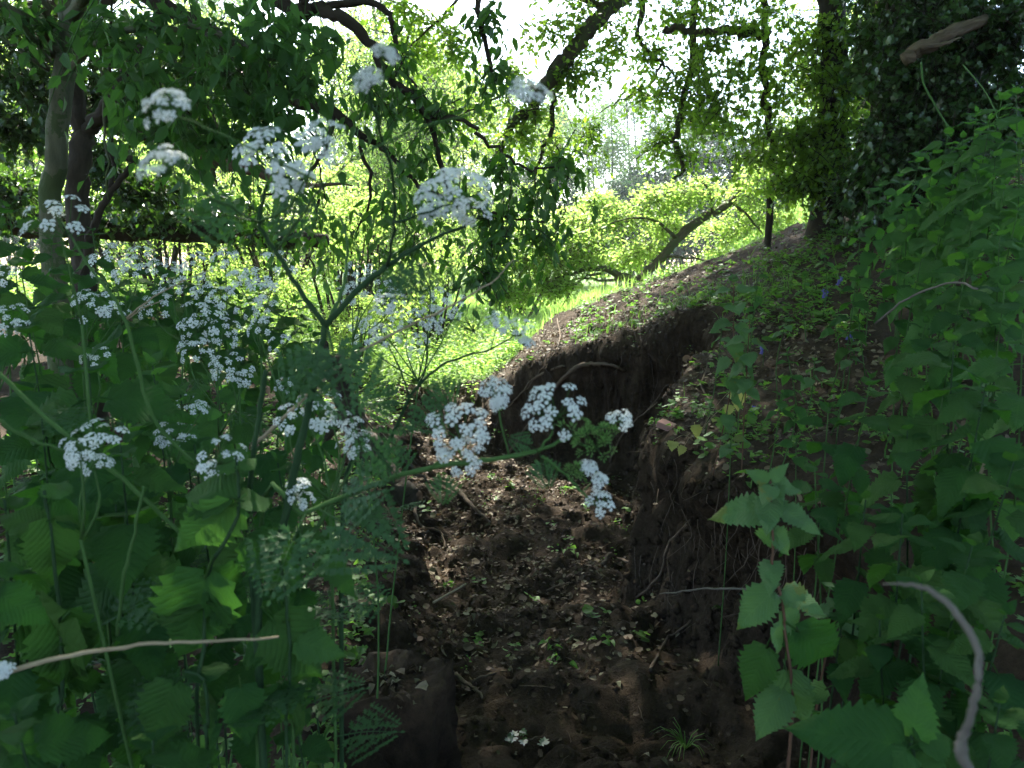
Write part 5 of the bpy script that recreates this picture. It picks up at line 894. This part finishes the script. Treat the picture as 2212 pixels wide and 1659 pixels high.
for px, py, d, s in ((1165, 975, (.2, -.1, -.9), .05), (960, 1010, (-.05, 0, -1), .05), (860, 1030, (-.3, -.3, .5), .09), (1160, 970, (-.5, 0, .2), .04), (690, 1100, (.8, -.4, -.3), .14), (660, 1110, (-.2, -.6, -.6), .12), (720, 1085, (.7, -.4, .3), .1)): fern(pn, at(px, py, .96), d, (0, -.7, .6), s)

b = gpt(at(700, 1250, 1.25)); pk = thing('cow_parsley', 'slim cow parsley with grey seedy heads against the sunlit meadow', 'cow parsley', b)
stemtube(pk, [b] + ptsY([(740, 1120, 1.25), (800, 1020, 1.25), (850, 935, 1.25), (885, 855, 1.25)]), [.0045, .0035, .003], 'stem_dark')
for pts, r in (([(885, 855), (940, 800), (1000, 770), (1060, 755), (1110, 725)], [.0026, .0012]), ([(885, 855), (860, 790), (835, 735)], [.0018, .001]), ([(900, 840), (920, 790), (925, 700), (930, 640), (915, 590)], [.002, .001]), ([(1060, 755), (1070, 720), (1075, 695)], [.001, .0007]), ([(925, 700), (980, 690), (1015, 700)], [.001, .0007]), ([(830, 990), (760, 890), (700, 870)], [.002, .001])):
    stemtube(pk, [at(p[0], p[1], 1.25) for p in pts], r, 'stem_dark', 'branch')
for q, (px, py, w_, k_) in enumerate([(1115, 705, 60, 'flower'), (1015, 695, 70, 'fruit'), (910, 600, 80, 'fruit'), (980, 600, 70, 'fruit'), (940, 680, 60, 'flower'), (830, 720, 70, 'flower'), (1075, 690, 50, 'flower'), (765, 945, 70, 'flower'), (840, 650, 70, 'flower'), (1135, 735, 34, 'flower'), (860, 600, 60, 'fruit')]):
    umbel(pk, shifted(pk, at(px, py, 1.25)), PW(w_, 1.25), 60 + q, dens=.85, kind=k_)
for px, py, d, s in ((885, 850, (.5, -.2, -.5), .09), (885, 855, (-.7, 0, -.1), .09), (850, 935, (0, -.2, -.9), .08), (940, 800, (.3, 0, -.8), .07)): fern(pk, at(px, py, 1.25), d, (0, -.8, .5), s)

# groups of umbels on their own stems: (label, base px/py/Y, stem material, [(px, py, width)])
plants = [
 ('cow parsley with a big loose umbel low at the left, red tinged flowers', (330, 1400, 1.0), 'stem', [(200, 945, 130), (170, 975, 60), (205, 1000, 55)], 1.0),
 ('cow parsley whose umbel hangs above the bright nettle top', (545, 1250, 1.0), 'stem_dark', [(475, 975, 95), (455, 1015, 50)], 1.0),
 ('cow parsley with wide umbel crossed by the thick dark stem', (690, 1300, 1.15), 'stem', [(670, 880, 130), (625, 895, 70), (720, 900, 60)], 1.15),
 ('cow parsley with two little umbels nearest the hollow edge', (690, 1350, 1.05), 'stem', [(640, 1050, 50), (650, 1080, 45), (770, 960, 60), (760, 915, 40)], 1.05),
 ('cow parsley leaning from the left edge with an umbel before the elder trunk', (260, 900, 1.25), 'stem', [(125, 462, 120)], 1.25),
 ('cow parsley with the fullest umbel of the far group', (450, 1100, 1.9), 'stem', [(445, 675, 95), (420, 700, 60), (490, 715, 60)], 1.9),
 ('cow parsley with flat umbel behind the long green stem', (250, 1100, 1.9), 'stem', [(205, 655, 85), (250, 670, 50), (180, 640, 50)], 1.9),
 ('cow parsley of the far group, topmost, before the elder foot', (300, 1000, 2.2), 'stem', [(240, 555, 80), (275, 580, 60), (345, 570, 55), (300, 550, 60)], 2.2),
 ('cow parsley of the far group under the dry arching stalk', (380, 1050, 2.2), 'stem', [(395, 600, 70), (420, 565, 50), (370, 620, 50), (330, 655, 70)], 2.2),
 ('cow parsley with downturned umbel left of the fork', (520, 1050, 2.0), 'stem', [(535, 625, 90), (560, 655, 60), (590, 575, 100), (520, 600, 60)], 2.0),
 ('cow parsley with nodding white head right of the far group', (530, 1100, 1.7), 'stem', [(500, 795, 75), (520, 815, 45), (470, 785, 40)], 1.7),
 ('cow parsley with small flat head beside the far nodding head', (450, 1080, 1.8), 'stem', [(430, 755, 60), (400, 745, 40), (390, 870, 50)], 1.8),
 ('cow parsley with a small umbel over the very large nettle leaves', (230, 1150, 1.6), 'stem', [(210, 768, 56), (185, 765, 30)], 1.6),
 ('cow parsley at the left frame edge, middle height', (40, 1200, 1.5), 'stem', [(15, 685, 85), (45, 700, 36)], 1.5),
 ('cow parsley at the left frame edge, higher of two', (-20, 1000, 1.8), 'stem', [(5, 592, 60)], 1.8),
 ('cow parsley fading to green seed behind the lower umbels', (400, 1250, 1.4), 'stem', [(370, 925, 70), (400, 950, 30), (350, 950, 30), (430, 880, 40)], 1.4),
 ('cow parsley with pale head just right of the fork', (790, 1000, 2.2), 'stem', [(770, 590, 80), (810, 610, 70), (760, 630, 60), (850, 640, 60)], 2.2),
 ('cow parsley with faint heads in front of the sunlit thicket', (800, 1050, 2.4), 'stem', [(880, 690, 60), (820, 680, 70), (940, 640, 60), (980, 660, 60), (780, 710, 60), (900, 740, 50)], 2.4),
 ('cow parsley with tiny sparse head left of the dark stem', (620, 1100, 1.7), 'stem', [(600, 740, 50), (610, 830, 36), (560, 700, 60)], 1.7),
 ('cow parsley small head at the lower left corner by the straw', (-60, 1600, .8), 'stem', [(4, 1446, 26)], .8),
 ('cow parsley with fresh white head near the elder leaves', (640, 900, 1.8), 'stem', [(470, 640, 60), (485, 560, 60), (440, 620, 50)], 2.0),
]
for q, (lab, (bx_, by_, bY), sm, us, Y) in enumerate(plants):
    g_ = gpt(at(bx_, by_, bY)); r_ = thing('cow_parsley', lab, 'cow parsley', g_, 'smaller cow parsley plants at the left'); px, py, _ = us[0]; top = at(px, py + 40, Y); fk = g_ * .1 + top * .9 + np.array([R.normal(0, .03), 0, 0])
    stemtube(r_, [g_, g_ * .6 + fk * .4 + [R.normal(0, .03), 0, .02], fk], [.0036, .0024], sm)
    for k_, (px, py, w_) in enumerate(us):
        e = at(px, py, Y + R.normal(0, .03)); wd = PW(w_, Y); stemtube(r_, [fk, fk * .4 + (e - UP * wd * .4) * .6 + [R.normal(0, .01), 0, -.01], e - UP * wd * .38], [.0024, .0013], 'stem', 'branch', 3, 5)
        umbel(r_, shifted(r_, e), wd, 200 + q * 10 + k_, dens=.9, n=12 if wd > .06 else 8, axis=(0, -.3, 1))
    for _ in range(3):
        a = R.uniform(0, 6.28); p = g_ + (fk - g_) * (.45 + .45 * R.uniform(0, 1)); fern(r_, p, (math.cos(a), math.sin(a) - .3, .25), (0, -.35, 1), R.uniform(.09, .14))
stem_long = thing('long_green_stem', 'long straight green stalk slanting down right from the umbel before the elder', 'stalk', at(262, 672, 1.2))
stemtube(stem_long, ptsY([(135, 480, 1.25), (190, 570, 1.22), (262, 672, 1.2), (290, 760, 1.2), (330, 900, 1.2), (420, 1000, 1.2)]), [.0016, .0028, .003])
for lab, pts, r, m_ in (('pale straw stalk lying level across the lower left nettles', [(-10, 1462, .78), (60, 1440, .78), (180, 1410, .79), (330, 1392, .8), (470, 1384, .82), (600, 1377, .84)], [.0032, .0026, .0020, .0013], 'straw'),
        ('long thin dry stalk slanting up from the dark stem to the meadow', [(545, 965, 1.12), (610, 905, 1.12), (690, 828, 1.12), (760, 772, 1.12), (850, 720, 1.14), (960, 668, 1.16), (1060, 610, 1.18), (1110, 560, 1.2)], [.003, .0024, .0018, .001], 'straw'),
        ('dry arching stalk over the far white flowers', [(270, 690, 1.6), (320, 650, 1.6), (380, 615, 1.6), (460, 580, 1.62)], [.002, .001], 'straw'),
        ('lower dry stalk parallel to the arching one', [(275, 690, 1.6), (310, 665, 1.6), (350, 650, 1.6)], [.0018, .001], 'straw'),
        ('thin dead twig reaching from the black undercut to the toothed weed', [(1425, 1283, 1.75), (1490, 1275, 1.6), (1590, 1271, 1.45), (1690, 1290, 1.35)], [.0015, .0022, .0025], 'greystem'),
        ('slender bramble shoot hanging below the snapped branch', [(1990, 135, 4.8), (1995, 180, 4.7), (2018, 225, 4.6), (2058, 290, 4.4)], [.006, .005], 'stem'),
        ('second slender shoot among the skyline nettles', [(2080, 140, 4.5), (2130, 200, 4), (2160, 270, 3.6)], [.004, .003], 'stem'),
        ('green stalk sloping in from the lower left edge', [(-20, 1545, .85), (90, 1562, .87), (200, 1590, .9)], [.003, .002], 'stem'),
        ('green stalk rising from the left edge to the loose umbel', [(-10, 905, .95), (60, 945, .97), (140, 975, 1.0)], [.0028, .002], 'stem'),
        ('green stalk from the left edge crossing the nettles to the lower right', [(-10, 800, 1.05), (120, 920, 1.05), (260, 1030, 1.05), (420, 1180, 1.08)], [.003, .0036, .003], 'stem'),
        ('upright thin green stalk between the left nettles', [(310, 1050, 1.0), (290, 1150, 1.0), (265, 1260, 1.0), (255, 1370, 1.02)], [.002, .0028], 'stem'),
        ('upright dark stalk left of the thickest one', [(575, 800, 1.05), (560, 900, 1.05), (545, 1000, 1.05), (530, 1150, 1.06)], [.0034, .004], 'stem_dark'),
        ('grey dead twig lying on the floor of the hollow', [(936, 1302, 3.3), (970, 1282, 3.4), (1007, 1261, 3.45)], [.006, .004], 'straw'),
        ('straw coloured stem leaning among the right hand nettles', [(1890, 700, 2.2), (1960, 645, 2.1), (2060, 610, 2.0), (2110, 625, 1.9)], [.003, .003], 'greystem'),
        ('pale dead stem slanting at the right side below the nettles', [(2110, 1040, 1.4), (2130, 990, 1.4), (2150, 950, 1.42)], [.003, .003], 'straw')):
    r_ = thing('dry_stalk' if m_ != 'stem' else 'green_stalk', lab, 'stalk', at(*pts[0])); stemtube(r_, ptsY(pts), r, m_, 'stem')
r_ = thing('arching_stalk', 'thick grey weathered stalk arching down close to the camera at lower right', 'stalk', at(2075, 1640, .5))
mb = MB(); P = cat(shifted(r_, ptsY([(1905, 1262, .56), (1955, 1262, .55), (2000, 1272, .54), (2045, 1302, .53), (2085, 1350, .52), (2112, 1410, .51), (2112, 1480, .5), (2095, 1550, .5), (2075, 1610, .5), (2085, 1650, .5), (2120, 1720, .5)])), 6, .0004); tube(mb, P, [.0004, .0012, .0019, .0023, .0025, .0026, .0025, .0025, .0027, .0042, .0038, .0040], 12, .06); mb.build('stem', M['greystem'], r_)
# ivy sprig and grass tuft on the near floor
h, n_ = hit(1135, 1615); iv = thing('ivy_sprig', 'little ivy sprig with bluish shining leaves on the bare soil', 'ivy', h); mb = MB(); tube(mb, cat([[-.05, .02, .01], [0, 0, .03], [.06, .03, .02]], 5, .003), [.003, .002], 5); mb.build('stem', M['root'], iv)
mb = MB(); mb.add(IVY[0], IVY[1]); me = mb.mesh('leaf', M['ivy'], False)
for _ in range(11): ob('leaf', me, iv, frame_mat([R.normal(), R.normal(), .1], [R.normal(0, .3), -.4 + R.normal(0, .3), 1], R.uniform(.025, .045), [R.uniform(-.07, .07), R.uniform(-.05, .05), R.uniform(.02, .06)]))
for q, (px, py, s, lab) in enumerate([(1480, 1600, 1.0, 'tuft of narrow arching grass leaves low on the near slope'), (1560, 1300, .35, 'tiny grass tuft in the dark undercut'), (1455, 650, 1.4, 'grass tuft on the bank brink before the meadow'), (1500, 640, 1.5, 'second grass tuft on the bank brink, nearer the cliff'), (1340, 690, 1.2, 'grass tuft at the tip of the cliff lip'), (1640, 620, 1.3, 'grass tuft higher on the bank crest')]):
    h, n_ = hit(px, py + 20); gt = thing('grass_tuft', lab, 'grass tuft', h, 'grass tufts on the bank' if q > 1 else None)
    for k_ in range(22):
        a, L = R.uniform(0, 6.28), R.uniform(.08, .2) * s; d = np.array([math.cos(a), math.sin(a), 0]); l = np.array([-d[1], d[0], 0]) * .0028 * max(s, 1); ps = [d * L * .1 * t_ * 10 * .7 + UP * L * (1.3 * t_ - 1.1 * t_ * t_) for t_ in (0, .35, .7, 1)]
        V = []; [V.extend([p - l * (1 - .8 * i_ / 3), p + l * (1 - .8 * i_ / 3)]) for i_, p in enumerate(ps)]; mb = MB(); mb.add(V, np.array([[0, 1, 3, 2], [2, 3, 5, 4], [4, 5, 7, 6]])); mb.build('blade', M['herb'], gt)
# haze
hz = MB(); bx = np.array([[x, y, z] for x in (-138, 138) for y in (-68, 148) for z in (-3, 19)], float); hz.add(bx, np.array([[0, 1, 3, 2], [4, 6, 7, 5], [0, 4, 5, 1], [2, 3, 7, 6], [0, 2, 6, 4], [1, 5, 7, 3]]))
m, n, o = mat('thin_haze'); pv = node(n, 'ShaderNodeVolumePrincipled'); pv.inputs['Color'].default_value = (.85, .95, 1, 1); pv.inputs['Density'].default_value = .0008; pv.inputs['Anisotropy'].default_value = .3; lk(n, pv.outputs[0], o.inputs['Volume'])
HZ = hz.build('haze', m, smooth=False, kind='stuff'); tag(HZ, 'thin pale haze in the air over the meadow and hollow', 'haze')
print('TRIS', sum(len(o.data.polygons) * 2 for o in sc.objects if o.type == 'MESH'), 'objs', len(sc.objects))
